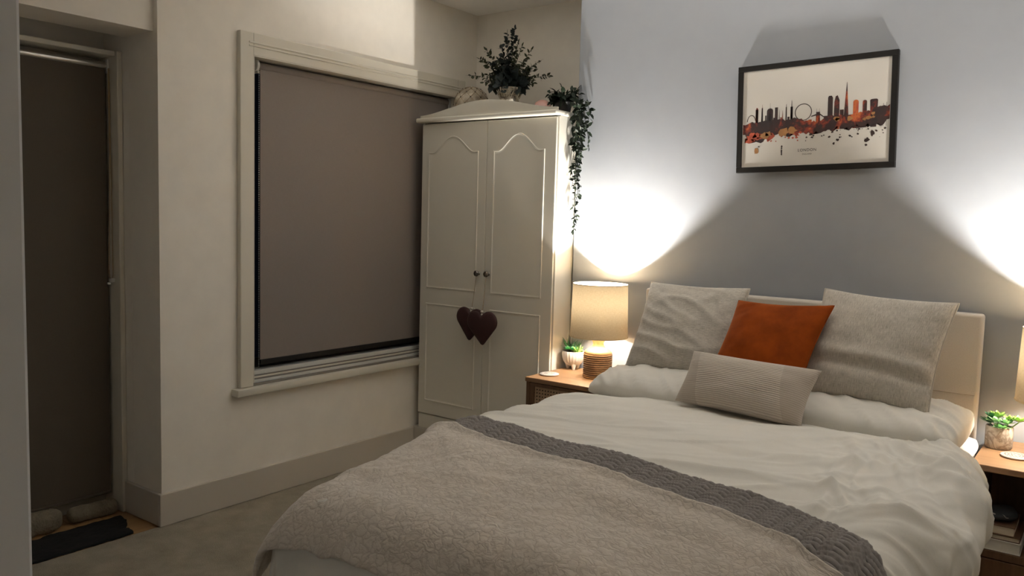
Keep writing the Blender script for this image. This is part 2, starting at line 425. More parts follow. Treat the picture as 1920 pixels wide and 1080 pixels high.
def roller_blind(name, X, y0, y1, ztop, zbot, fab, label, tube_mat, tube_r=.02, proud=0):
    t = empty(name, (X, (y0+y1)/2, ztop)); tag(t, label, 'roller blind')
    zr = ztop
    obj('roller_tube', lathe(bmesh.new(), [(tube_r, y0-.01), (tube_r, y1+.01)], (X-tube_r*.6, 0, zr), 24, 'y', True), M[tube_mat], t, 40)
    obj('fabric', B(X, X+.0012, y0, y1, zbot, zr+.002), M[fab], t)
    obj('bottom_bar', B(X-.004, X+.006, y0, y1, zbot-(.024 if fab == 'blind' else .012), zbot+.001, bev=.003), M['black_frame'] if fab == 'blind' else M[fab], t)
    return t
b1 = roller_blind('roller_blind', -.034, -1.183, .128, 2.022, .652, 'blind', 'taupe blackout roller blind pulled down over the wide window', 'blind')
for s in (-1.204, .134): obj('bracket', B(-.072, -.018, s-.004, s+.004, 1.985, 2.046, bev=.003), M['plastic_clear'], b1)
obj('chain_wheel', lathe(bmesh.new(), [(.004, -.006), (.025, -.006), (.027, 0), (.025, .006), (.004, .006)], (-.026, -1.214, 2.02), 20, 'y', True), M['plastic_clear'], b1, 40)
bm = bmesh.new()
for dx, dy in ((-.012, -.012), (.012, .010)):
    z = 2.01
    while z > .615:
        bmesh.ops.create_icosphere(bm, subdivisions=1, radius=.0028, matrix=Matrix.Translation((-.026+dx, -1.214+dy, z))); z -= .0085
obj('bead_chain', bm, M['metal_light'], b1)['kind'] = 'stuff'

# recessed door -------------------------------------------------------
door = empty('door_1', (XD, YR1-.5, 0)); tag(door, 'glazed outer door in the recess behind its blind', 'door', None, 'structure')
YD1 = YR1-.024
obj('door_frame', B(XD+.0005, -.275, YD1, YR1-.0012, 0.0, 2.019, bev=.004), M['trim'], door)
obj('door_frame', B(XD+.0005, -.275, YR0+.001, YR0+.024, 0.0, 2.019, bev=.004), M['trim'], door)
obj('door_frame', B(XD+.0005, -.29, YR0+.0245, YD1-.0005, 1.998, 2.019, bev=.004), M['trim'], door)
obj('door_leaf', B(XD-.05, XD-.006, YR0+.01, YR1-.01, .0, 2.015), M['trim'], door)
obj('pane', B(XD-.0055, XD-.001, YR0+.12, YR1-.15, .3, 1.90), M['glass'], door)
XB = -.352
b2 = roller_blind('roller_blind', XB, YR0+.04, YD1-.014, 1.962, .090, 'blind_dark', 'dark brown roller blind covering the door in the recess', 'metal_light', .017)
obj('bracket', B(XB-.035, XB+.012, YD1-.009, YD1-.0005, 1.93, 1.99, bev=.003), M['plastic_clear'], b2)
bm = bmesh.new(); yy = YD1-.006; xx = XB+.022
tube(bm, [(xx-.01, yy, 1.95), (xx, yy-.004, 1.6), (xx, yy-.010, 1.25), (xx, yy-.014, 1.09), (xx, yy-.010, 1.05), (xx, yy-.003, 1.035), (xx+.008, yy, 1.06), (xx+.006, yy, 1.3), (xx-.004, yy, 1.95)], .0022, 6)
obj('pull_cord', bm, M['string'], b2, 60)
bm = bmesh.new(); box(bm, xx-.006, xx+.016, yy-.012, YD1-.0004, 1.028, 1.046, bev=.004); box(bm, xx-.004, xx+.006, yy-.022, yy-.008, 1.018, 1.028, bev=.003)
obj('cord_cleat', bm, M['plastic_clear'], b2)

# floor things in the recess
def lumpy_roll(name, p0, p1, r, seed, mat, label, cat, amp=.25, ext=None):
    bm = bmesh.new(); p0 = Vector(p0); p1 = Vector(p1); n = 60; m = 20; rings = []
    ax = (p1-p0).normalized(); side = Vector((0, 0, 1)).cross(ax).normalized(); up = Vector((0, 0, 1))
    for i in range(n+1):
        t = i/n; e = min(1, sqrt(max(0, 1-(abs(2*t-1))**12))+.05); ring = []
        for k in range(m):
            a = 2*pi*k/m; d = side*cos(a)+up*sin(a)
            q = p0.lerp(p1, t); rr = r*e*(1+amp*fbm((q*9+d*.8)+Vector((seed, 0, 0)), 3)+.10*N((q*40+d*3)))
            pt = q+d*rr; pt.z = max(pt.z, .0015); ring.append(bm.verts.new(pt))
        rings.append(ring)
    for a, b in zip(rings, rings[1:]):
        for k in range(m): bm.faces.new((a[k], a[(k+1) % m], b[(k+1) % m], b[k]))
    bm.faces.new(rings[0]); bm.faces.new(rings[-1])
    return tag(obj(name, bm, M[mat], None, 60), label, cat)
lumpy_roll('draught_excluder', (-.300, YR1-.040, .034), (-.304, -1.955, .036), .035, 3, 'pile_beige', 'thin beige draught excluder on the wooden floor by the recess door', 'draught excluder', .14)
lumpy_roll('sheepskin', (-.290, -1.985, .048), (-.292, -2.62, .048), .050, 9, 'pile_beige', 'rolled fluffy beige sheepskin behind the black mat', 'sheepskin', .26)
bm = bmesh.new()
def matf(u, v):
    return Vector((u, v, .010+.004*N((u*14, v*14, 3))+ (.002*N((u*60, v*60, 1)))))
us = lin(-.226, -.004, 28); vs = lin(-1.77, -2.72, 90)
def rug_pt(u, v):
    x = u; y = v
    if v > -1.80: y += .012*N((u*30, 2, 0)); 
    if u < -.215: x += .012*N((2, v*22, 0))
    y += -.10*sstep(-.20, -.02, u)*sstep(-1.95, -1.77, v)*(.6+.4*N((u*18, 3, 3)))
    return matf(x, y)
grid(bm, rug_pt, us, vs)
rug = tag(obj('door_mat', bm, M['black_rug'], None, 60), 'black door mat on the wooden recess floor', 'mat')
md = rug.modifiers.new('thickness', 'SOLIDIFY'); md.thickness = .009; md.offset = -1

# ------------------------------------------------------------------ wardrobe
WX0, WX1, WYF = .040, .944, -.164
WZB, WZT = .1465, 1.866
wr = empty('wardrobe', (WX0, .1, WZB)); tag(wr, 'white two-door wardrobe with arched panels and curved pediment', 'wardrobe')
bm = bmesh.new(); YB0 = WYF+.022
box(bm, WX0, WX0+.018, YB0, .335, WZB, WZT); box(bm, WX1-.018, WX1, YB0, .335, WZB, WZT)
box(bm, WX0+.018, WX1-.018, .32, .335, WZB, WZT); box(bm, WX0+.018, WX1-.018, YB0+.004, .32, WZB+.07, WZB+.088)
box(bm, WX0+.018, WX1-.018, YB0+.004, .32, WZT-.018, WZT)
obj('carcass', bm, M['wardrobe'], wr)
obj('plinth', B(WX0+.001, WX1-.001, WYF+.006, YB0+.004, WZB+.001, WZB+.082, bev=.002), M['wardrobe'], wr)
obj('side_edge', B(WX1-.010, WX1+.003, WYF+.010, WYF+.021, WZB+.09, WZT-.002, bev=.003), M['wardrobe'], wr)
bm = bmesh.new()
box(bm, WX0-.028, WX1+.006, WYF-.028, .335, WZT+.001, WZT+.026, bev=.008, seg=3)
obj('cornice', bm, M['wardrobe'], wr, 50)
pts = [(WX0-.010, WZT+.026), (WX1-.002, WZT+.026), (WX1-.002, WZT+.040)]
n = 40
for i in range(n+1):
    t = 1-i/n; h = .040+.062*(sin(pi*t)**2)**.85
    pts.append((WX0-.010+(WX1-.002-WX0+.010)*t, WZT+h))
obj('pediment', prism(bmesh.new(), pts, 'y', WYF+.006, WYF-.010, .003), M['wardrobe'], wr, 40)
def arch_outline(x0, x1, z0, zs, rise, n=36):
    pts = [(x0, z0), (x1, z0), (x1, zs)]
    for i in range(n+1):
        t = 1-i/n
        tt = max(0, min(1, (t-.10)/.80)); h = rise*(.5-.5*cos(2*pi*tt))**.72
        pts.append((x0+(x1-x0)*t, zs+h))
    pts.append((x0, zs)); return pts
def moulding(pts, y, w=.009, h=.0036):
    """raised bead running round a closed outline, mitred"""
    bm = bmesh.new(); n = len(pts); P = []
    for i in range(n):
        if (Vector(pts[i])-Vector(pts[i-1])).length > 1e-5: P.append(Vector(pts[i]))
    n = len(P); prof = [(-w/2, 0), (-w*.3, h), (0, h*1.15), (w*.3, h*.9), (w/2, h*.2), (w*.9, h*.35), (w*1.1, 0)]
    rings = []
    for i in range(n):
        a = (P[i]-P[i-1]).normalized(); b = (P[(i+1) % n]-P[i]).normalized()
        na = Vector((-a.y, a.x)); nb = Vector((-b.y, b.x)); m = (na+nb); m = m/max(.35, m.length_squared/2*1.0) if m.length > 0 else na
        rings.append([bm.verts.new((P[i].x+m.x*q, y-hh, P[i].y+m.y*q)) for q, hh in prof])
    for i in range(n):
        A, C_ = rings[i], rings[(i+1) % n]
        for k in range(len(prof)-1): bm.faces.new((A[k], C_[k], C_[k+1], A[k+1]))
    return bm
XM = .502
for (dx0, dx1, kx) in ((WX0+.001, XM-.0012, XM-.036), (XM+.0012, WX1-.006, XM+.030)):
    zb, zt = WZB+.088, WZT-.006
    dl = obj('door', B(dx0, dx1, WYF, WYF+.020, zb, zt, bev=.003), M['wardrobe'], wr)
    w_ = dx1-dx0; ix0, ix1 = dx0+.052, dx1-.058 if dx1 < .6 else dx1-.070
    if dx1 > .6: ix0 = dx0+.047
    up = arch_outline(ix0, ix1, 1.010-.052, 1.700, .085)
    lo = [(ix0, .315), (ix1, .315), (ix1, .863), (ix0, .863)]
    lo2 = []
    for a, b in zip(lo, lo[1:]+lo[:1]): lo2 += [(a[0]+(b[0]-a[0])*t, a[1]+(b[1]-a[1])*t) for t in (0, .5)]
    obj('upper_panel', moulding(up, WYF+.0002), M['wardrobe'], dl, 50)
    obj('lower_panel', moulding(lo2, WYF+.0002), M['wardrobe'], dl, 50)
    kb = lathe(bmesh.new(), [(.0, -.030), (.009, -.0295), (.0155, -.026), (.0165, -.021), (.013, -.016), (.006, -.012), (.0055, -.003), (.010, 0)], (kx, WYF, 1.056), 20, 'y')
    obj('knob', kb, M['metal_dark'], dl, 60)

def heart(c, wdt, hgt, thick, tilt, strtop, label):
    t = empty('heart_ornament', c); tag(t, label, 'heart ornament', 'burgundy hearts hung from the wardrobe knobs')
    c = Vector(c); out = []
    n = 72
    rc, ox, oz = .272*wdt, .228*wdt, hgt-.272*wdt          # two lobes and straight flanks to the tip
    dd = sqrt(ox*ox+oz*oz); be = math.atan2(oz, ox); ga = math.asin(rc/dd)
    ta = be-ga-pi/2; half = [(0, 0)]
    Lt = sqrt(dd*dd-rc*rc)
    for k in range(1, 9): half.append((Lt*cos(be-ga)*k/9, Lt*sin(be-ga)*k/9))
    na = pi-math.acos(min(1, ox/rc))
    for k in range(24): a = ta+(na-ta)*k/23; half.append((ox+rc*cos(a), oz+rc*sin(a)))
    half[0] = (0, .006*1); out = half+[(-x_, z_) for x_, z_ in reversed(half[1:-1])]; n = len(out)
    cz = .62*hgt
    bm = bmesh.new(); rings = []
    for s in (-1, 1):
        for j in range(7):
            a = (pi/2)*j/7; k = cos(a)**.6 if s > 0 else cos(a)**.6
            if s == 1 and j == 0: continue
            ring = []
            for (x, z) in out:
                X = x*k; Z = cz+(z-cz)*k; X, Z = X*cos(tilt)-(Z-hgt)*sin(tilt), (Z-hgt)*cos(tilt)+X*sin(tilt)
                ring.append(bm.verts.new(c+Vector((X, s*thick/2*sin(a), Z))))
            rings.append((s*a, ring))
    rings.sort(key=lambda q: q[0]); rings = [r for _, r in rings]
    for a, b in zip(rings, rings[1:]):
        for k in range(n): bm.faces.new((a[k], a[(k+1) % n], b[(k+1) % n], b[k]))
    bm.faces.new(rings[0]); bm.faces.new(rings[-1])
    obj('heart_body', bm, M['heart'], t, 60)
    st = Vector(strtop); bot = c+Vector((0, 0, -.028))
    bm = bmesh.new(); tube(bm, [bot, bot.lerp(st, .5)+Vector((.001, 0, 0)), st+Vector((0, 0, .012))], .0014, 5)
    tube(bm, [st+Vector((.006*cos(a), 0, .006*sin(a)+.006)) for a in lin(0, 2*pi, 14)[:-1]], .0012, 5, True)
    obj('string', bm, M['string'], t)
    bm = bmesh.new(); sphere(bm, bot+Vector((0, 0, .010)), .0062, 12, 8); sphere(bm, bot+Vector((.001, 0, .026)), .0075, 12, 8, (1.25, 1, .8)); 
    obj('bead', bm, M['bead'], t, 60)
    return t
ky = WYF-.017
heart((.452, WYF-.040, .872), .192, .182, .034, radians(-3), (XM-.036, ky, 1.056), 'burgundy heart hanging behind from the knob of the wardrobe door beside the window')
heart((.556, WYF-.078, .866), .200, .184, .034, radians(3), (XM+.030, ky, 1.056), 'burgundy heart hanging in front from the knob of the wardrobe door beside the lamp')

# things on the wardrobe -------------------------------------------------
WTOP = WZT+.0265
cb = at_y(884, 196, .13); cb.z = max(cb.z, WTOP+.104)
ball = empty('lattice_ball', (cb.x, cb.y, WTOP)); tag(ball, 'cream shell ball with dark lattice lines on the wardrobe', 'ornament')
cz = WTOP+.104
obj('ball_body', sphere(bmesh.new(), (cb.x, cb.y, cz), .102, 28, 18), M['capiz'], ball, 179)
bm = bmesh.new(); nodes = bmesh.new()
for s in (-1, 1):
    for k in range(10):
        a0 = 2*pi*k/10; pts = []
        for i in range(15):
            t = i/14; th = .22+(pi-.44)*t; ph = a0+s*(t-.5)*pi*.8
            pts.append(Vector((cb.x, cb.y, cz))+Vector((sin(th)*cos(ph), sin(th)*sin(ph), cos(th)))*.103)
        tube(bm, pts, .0013, 4)
        if s > 0:
            for i in range(1, 9):
                t = (i-.0)/8*.999; th = .22+(pi-.44)*t; ph = a0+s*(t-.5)*pi*.8
                sphere(nodes, Vector((cb.x, cb.y, cz))+Vector((sin(th)*cos(ph), sin(th)*sin(ph), cos(th)))*.103, .0042, 8, 6)
obj('lattice', bm, M['string'], ball); obj('stud', nodes, M['metal_dark'], ball, 60)['kind'] = 'stuff'

cv = at_y(955, 190, .09)
vx, vy = cv.x, cv.y
vase = empty('mercury_vase', (vx, vy, WTOP)); tag(vase, 'silvery mercury glass vase behind the wardrobe pediment', 'vase')
prof = [(.0, .0), (.058, 0), (.064, .012), (.060, .06), (.054, .10), (.052, .118), (.060, .135), (.069, .158), (.072, .172), (.069, .172), (.058, .150), (.049, .118), (.05, .06), (.0, .03)]
obj('vase_body', lathe(bmesh.new(), [(r, WTOP+h) for r, h in prof], (vx, vy, 0), 28), M['mercury'], vase, 60)
bm = bmesh.new()
for k in range(22):
    a = 2*pi*k/22; tube(bm, [(vx+rr*cos(a), vy+rr*sin(a), WTOP+h) for rr, h in ((.054, .120), (.062, .137), (.0705, .160), (.0725, .171))], .004, 5)
obj('fluted_rim', bm, M['mercury'], vase, 60)

def leaf(bm, p, d, nrm, L, W, fold=.15, curl=.1, seg=3):
    d = d.normalized(); s = d.cross(nrm)
    if s.length < 1e-4: s = d.orthogonal()
    s.normalize(); n = s.cross(d).normalized(); rows = []
    for i in range(seg+1):
        t = i/seg; wv = W*.5*sin(pi*min(.98, max(.03, t))**.85)
        c = p+d*(L*t)+n*(-curl*L*t*t)
        rows.append([bm.verts.new(c-s*wv+n*fold*wv), bm.verts.new(c), bm.verts.new(c+s*wv+n*fold*wv)])
    for a, b in zip(rows, rows[1:]):
        bm.faces.new((a[0], a[1], b[1], b[0])); bm.faces.new((a[1], a[2], b[2], b[1]))
def rvec(s=1): return Vector((R(-s, s), R(-s, s), R(-s, s)))

mouth = Vector((vx, vy, WTOP+.165))
bq = empty('eucalyptus_bouquet', tuple(mouth)); tag(bq, 'dark eucalyptus bouquet standing in the silvery vase', 'bouquet')
# spray directions given as offsets in the plane the camera sees: right (+) / up, with lengths in metres
specs = [(-.02, .30, 'c'), (.02, .33, 'c'), (-.05, .22, 'c'), (.06, .22, 'e'), (-.22, .07, 'e'), (.21, .07, 'e'), (-.17, .17, 'e'), (-.13, .20, 'e'), (.11, .21, 'e'), (.16, .15, 'e'),
         (-.10, .13, 'c'), (.10, .12, 'c'), (-.09, .03, 'b'), (.09, .03, 'b'), (-.05, .02, 'b'), (.05, .02, 'b'), (0, .10, 'b'), (0, .16, 'c'), (.03, .08, 'b'), (-.04, .08, 'b'), (.02, .02, 'b'), (-.02, .03, 'b'), (.13, .05, 'e'), (-.12, .08, 'e'), (.07, .16, 'e'), (-.07, .17, 'c'), (.13, .10, 'e'), (-.14, .03, 'e'), (.04, .25, 'e'), (-.03, .14, 'b'), (.06, .06, 'b'), (-.07, .06, 'b')]
hr = Vector((_r.x, _r.y, 0)).normalized(); hb = Vector((_f.x, _f.y, 0)).normalized()
for (a, b, kind) in specs:
    tip = mouth+hr*a+Vector((0, 0, b))+hb*R(-.07, .06)*(1 if b < .28 else .3)
    mid = mouth.lerp(tip, .5)+Vector((0, 0, .02+abs(a)*.10)); bm = bmesh.new(); st = bmesh.new()
    start = mouth+Vector((R(-.03, .03), R(-.03, .03), -.03))
    def cur(t): return start*(1-t)**2+mid*2*t*(1-t)+tip*t*t
    sp = empty
    tube(st, [cur(t) for t in lin(0, 1, 7)], [.0022, .002, .0018, .0016, .0014, .0012, .0008], 5)
    n = {'c': 20, 'e': 13, 'b': 9}[kind]
    for i in range(n):
        t = .22+.78*(i+.5)/n if kind != 'b' else R(.15, 1); p = cur(t); tan = (cur(min(1, t+.05))-cur(t-.05)).normalized()
        for sgn in (1, -1):
            sd = tan.cross(rvec()).normalized()
            if kind == 'c': L, W = R(.028, .044)*(1.15-t*.5), R(.020, .030)*(1.15-t*.5)
            elif kind == 'e': L, W = R(.022, .038)*(1.25-t*.5), R(.012, .018)
            else: L, W = R(.05, .07), R(.038, .054)
            leaf(bm, p, sd*sgn+tan*R(.1, .8), rvec(), L, W, .2, R(0, .3))
    leaf(bm, tip, (tip-mid), rvec(), .026, .012)
    s_ = obj('spray', bm, M['leaf_olive' if kind == 'e' else 'leaf_dark'], bq, 60); obj('stem', st, M['stem'], s_)

cp = at_y(1017, 199, .04)
pk = empty('pink_glass_bowl', (cp.x, .04, WTOP)); tag(pk, 'small pink glass dome beside the vase on the wardrobe', 'ornament')
obj('dome', lathe(bmesh.new(), [(0.0, .088), (.02, .085), (.038, .072), (.048, .05), (.050, .03), (.046, .010), (.036, .0), (0, 0)], (cp.x, .04, WTOP), 28), M['pink'], pk, 60)
obj('rim_band', lathe(bmesh.new(), [(.0495, .024), (.052, .028), (.052, .034), (.0495, .038)], (cp.x, .04, WTOP), 28), M['pink'], pk, 60)

# trailing plant in a black pot on the wardrobe corner
tpx, tpy = .900, -.055
tp = empty('trailing_plant', (tpx, tpy, WTOP)); tag(tp, 'dark trailing plant spilling from a black pot down the wardrobe side', 'plant')
obj('pot', lathe(bmesh.new(), [(0, .002), (.036, .002), (.045, .045), (.048, .047), (.048, .053), (.042, .053), (.040, .045), (0, .045)], (tpx, tpy, WTOP), 24), M['pot_black'], tp, 50)
top = Vector((tpx, tpy, WTOP+.052))
for k in range(22):      # crown
    a = R(0, 2*pi); bm = bmesh.new(); L = R(.05, .10); d = Vector((cos(a), sin(a), R(.05, .8)))
    end = top+d.normalized()*L; tube(bm, [top, top.lerp(end, .6)+Vector((0, 0, .015)), end], .0012, 4)
    for i in range(7):
        p = top.lerp(end, R(.3, 1.0))+rvec(.014); leaf(bm, p, rvec()+d*.5, rvec()+Vector((0, 0, 1)), R(.030, .044), R(.016, .023), .25, .2)
    obj('strand', bm, M['leaf_trail'], tp, 60)
for k in range(9):      # hanging strands
    L = [.63, .50, .42, .28, .22, .34, .20, .18, .56, .14, .25][k]
    x1 = .992+[.004, .012, .0, .03, .05, .018, .035, .012, .006, .06, .025][k]; y1 = -.075+[0, .02, -.02, -.03, .03, .01, -.05, .04, .012, -.01, -.03][k]
    p0 = top+Vector((.03, R(-.03, .03), .0)); p1 = Vector((x1-.01, y1, WTOP+.045)); pts = [p0, p0.lerp(p1, .5)+Vector((0, 0, .022)), p1]
    m = int(L/.03)+1
    for i in range(1, m+1):
        z = WTOP+.045-L*i/m; pts.append(Vector((x1+.008*N((k*3.1, i*.35, 0))+.004*sin(i), y1+.014*N((k*5.1, i*.3, 4)), z)))
    bm = bmesh.new(); tube(bm, pts, .0013, 4)
    for i, p in enumerate(pts[2:]):
        t = i/len(pts); g = 1.0 if t < .5 else .62
        for q in range(2):
            dd = Vector((R(-.6, 1), R(-1, 1), R(-1.1, .35)))
            leaf(bm, p+Vector((.003, 0, R(-.012, .012))), dd, rvec()+Vector((1, -1, .4)), R(.028, .046)*g, R(.015, .023)*g, .25, .2)
    if k in (0, 8):
        p = pts[-1]
        for q in range(6): leaf(bm, p+Vector((0, 0, R(-.02, .05))), Vector((R(-.5, .9), R(-1, .6), R(-1, .1))), rvec()+Vector((1, -1, .4)), R(.022, .032), R(.008, .012), .2, .2)
    obj('strand', bm, M['leaf_trail'], tp, 60)

# ------------------------------------------------------------------ picture
pc = Vector((2.131, -.0005, 1.822)); pw, ph, fwid = .655, .463, .024
pic = empty('framed_print', tuple(pc)); tag(pic, 'black framed city skyline print hung above the bed', 'picture')
rot = radians(1.5)
def pobj(name, bm, mat, parent=None, smooth=None):
    me = bpy.data.meshes.new(name); bmesh.ops.recalc_face_normals(bm, faces=bm.faces); bm.to_mesh(me); bm.free(); me.materials.append(M[mat])
    if smooth: me.shade_smooth(); me.set_sharp_from_angle(angle=radians(smooth))
    return link(bpy.data.objects.new(name, me), parent or pic)
for (x0, x1, z0, z1) in ((-pw/2, pw/2, ph/2-fwid, ph/2), (-pw/2, pw/2, -ph/2, -ph/2+fwid), (-pw/2, -pw/2+fwid, -ph/2+fwid, ph/2-fwid), (pw/2-fwid, pw/2, -ph/2+fwid, ph/2-fwid)):
    pobj('frame_bar', B(x0, x1, -.024, -.001, z0, z1, bev=.002), 'black_frame')
IW, IH = pw-2*fwid, ph-2*fwid
prn = pobj('print', B(-IW/2, IW/2, -.0195, -.006, -IH/2, IH/2), 'paper')
def U(x, y): return (-IW/2+IW*x, IH/2-IH*y)     # print coordinates, 0..1 from the top left
def flat(polys, mat, name, d=-.0198):
    bm = bmesh.new()
    for pl in polys:
        try: bm.faces.new([bm.verts.new((*(lambda q: (q[0], d, q[1]))(U(*p)),)) for p in pl])
        except ValueError: pass
    bmesh.ops.triangulate(bm, faces=bm.faces)
    o = pobj(name, bm, mat, prn); o['kind'] = 'stuff'; return o
def rect(x0, x1, y0, y1=.66): return [(x0, y0), (x1, y0), (x1, y1), (x0, y1)]
def taper(x0, x1, tx0, tx1, y0, y1=.66): return [(tx0, y0), (tx1, y0), (x1, y1), (x0, y1)]
def dome(x0, x1, y0, y1=.66, n=12): return [((x0+x1)/2-(x1-x0)/2*cos(pi*i/n), y0+(x1-x0)*.45*(1-sin(pi*i/n))*1.4) for i in range(n+1)]+[(x1, y1), (x0, y1)]
sk = [rect(.095, .115, .40), rect(.1, .11, .385), taper(.135, .152, .139, .147, .39), taper(.138, .149, .1425, .1435, .355), dome(.178, .222, .40), taper(.197, .203, .1995, .2005, .345), rect(.235, .256, .395), taper(.262, .272, .2665, .2675, .42), taper(.282, .298, .2895, .2905, .43), rect(.312, .319, .40), taper(.31, .321, .3145, .3165, .37),
      rect(.345, .362, .40), taper(.345, .362, .3525, .3545, .335), rect(.165, .175, .47), rect(.225, .235, .5), rect(.275, .285, .5), rect(.325, .34, .5),
      [(.60, .34), (.606, .325), (.624, .325), (.632, .345), (.634, .66), (.598, .66)], [(.642, .39), (.65, .335), (.662, .325), (.668, .36), (.676, .375), (.678, .66), (.640, .66)],
      taper(.700, .742, .7205, .7222, .205), dome(.765, .80, .385), dome(.826, .853, .395), [(.872, .40), (.88, .392), (.915, .392), (.922, .402), (.915, .66), (.878, .66)], rect(.68, .705, .47), rect(.80, .826, .52), rect(.855, .87, .50),
      rect(.955, .957, .44), rect(.975, .977, .43), rect(.935, .937, .46), taper(.52, .552, .523, .548, .475), taper(.523, .529, .5255, .5265, .44), taper(.54, .548, .5435, .5445, .44), rect(.47, .494, .545), rect(.575, .60, .52)]
# the mass of the city: irregular band between skyline and water
band = []
random.seed(21)
xs = lin(.004, .996, 60)
topy = [(0, .56), (.06, .535), (.2, .53), (.36, .52), (.42, .535), (.48, .565), (.55, .57), (.6, .52), (.75, .52), (.85, .51), (.93, .47), (1, .455)]
boty = [(0, .67), (.10, .74), (.2, .70), (.3, .68), (.38, .70), (.45, .67), (.6, .66), (.75, .655), (.85, .64), (1, .62)]
band = [(x, interp(x, topy)+R(-.012, .012)) for x in xs]+[(x, interp(x, boty)+R(-.03, .03)) for x in reversed(xs)]
arc1 = [(.065+.033*cos(a), .53-.075*sin(a)*(1.0)) for a in lin(pi*.97, .15, 14)]; arc2 = [(.065+.028*cos(a), .53-.068*sin(a)) for a in lin(.15, pi*.97, 14)]
wheel = []
for i in range(36):
    a, b = 2*pi*i/36, 2*pi*(i+1)/36
    q = lambda r, t: (.435+r*cos(t)*IH/IW, .465+r*sin(t))
    wheel.append([q(.086, a), q(.086, b), q(.078, b), q(.078, a)])
deck = [[(.49, .51), (.52, .495), (.552, .495), (.585, .535), (.585, .545), (.552, .51), (.52, .51), (.49, .52)]]
flat(sk, 'watercolour', 'skyline_print'); flat([band], 'watercolour', 'city_wash_print', -.01985)
flat([arc1+arc2]+wheel+deck, 'wash_dark', 'wheel_print', -.0199)
def blob(x, y, r, n=12, sy=1.2): return [(x+r*(1+R(-.4, .4))*cos(2*pi*i/n), y+r*sy*(1+R(-.4, .4))*sin(2*pi*i/n)) for i in range(n)]
flat([blob(.05+.03*i, .70+R(-.03, .03), R(.018, .035)) for i in range(6)]+[blob(R(.02, .42), R(.66, .75), R(.003, .010)) for _ in range(26)], 'wash_red', 'red_wash_print', -.01995)
flat([blob(.165, .685, .03), blob(.19, .66, .022), blob(.105, .83, .016, 12, 1.9), blob(.30, .66, .035), blob(.36, .645, .03)]+[blob(R(.60, .9), R(.5, .58), R(.008, .02)) for _ in range(7)], 'wash_gold', 'ochre_wash_print', -.0200)
flat([blob(.29, .80+.02*i, .006, 8, 2) for i in range(5)]+[blob(R(.45, .98), R(.66, .76), R(.002, .008)) for _ in range(34)]+[blob(.86, .78, .016), blob(.855, .83, .008), blob(.67, .765, .011), blob(.645, .80, .008, 8, 2), blob(.49, .695, .012), blob(.895, .72, .014, 10, 2), blob(.125, .79, .006)], 'wash_dark', 'ink_splash_print', -.02005)
random.seed(11)
def text(s, size, x, y, space, name):
    cu = bpy.data.curves.new(name, 'FONT'); cu.body = s; cu.size = size; cu.align_x = 'CENTER'; cu.align_y = 'CENTER'; cu.space_character = space
    tmp = bpy.data.objects.new('tmp_text', cu); COL.objects.link(tmp); bpy.context.view_layer.update()
    me = bpy.data.meshes.new_from_object(tmp); COL.objects.unlink(tmp); bpy.data.objects.remove(tmp)
    a, b = U(x, y); me.transform(Matrix.Translation((a, -.0201, b)) @ Matrix.Rotation(pi/2, 4, 'X')); me.materials.clear(); me.materials.append(M['ink'])
    return link(bpy.data.objects.new(name, me), prn)
text('LONDON', .0165, .468, .850, 1.12, 'lettering'); text('ENGLAND', .0082, .468, .890, 1.05, 'lettering')
pic.rotation_euler = (0, -rot, 0)

# ------------------------------------------------------------------ bed
BX0, BX1, BYH, BYF = 1.45, 2.80, -.10, -2.06
bed = empty('double_bed', (2.125, -1.05, 0)); tag(bed, 'double bed with a beige velvet headboard', 'bed')
def hb_pt():
    bm = B(1.424, 2.819, -.095, -.018, .10, 1.045, bev=.012, seg=3); return bm
hbm = hb_pt(); uvl = hbm.loops.layers.uv.verify()
for f in hbm.faces:
    for l in f.loops: l[uvl].uv = (l.vert.co.x+l.vert.co.y, l.vert.co.z)
hbo = obj('headboard', hbm, M['headboard'], bed, 50)
obj('headboard_seam', B(1.432, 2.811, -.0965, -.0945, .74, .7415), M['bed_base'], hbo)
obj('bed_base', B(BX0, BX1, BYF, BYH, .06, .32, bev=.012), M['bed_base'], bed, 50)
obj('mattress', B(BX0+.004, BX1-.004, BYF+.005, BYH-.002, .322, .545, bev=.035, seg=4), M['mattress'], bed, 60)
for x in (BX0+.08, BX1-.08):
    for y in (BYF+.1, BYH-.1): obj('foot', lathe(bmesh.new(), [(.022, .0), (.026, .06)], (x, y, 0), 16, 'z', True), M['black_frame'], bed, 40)

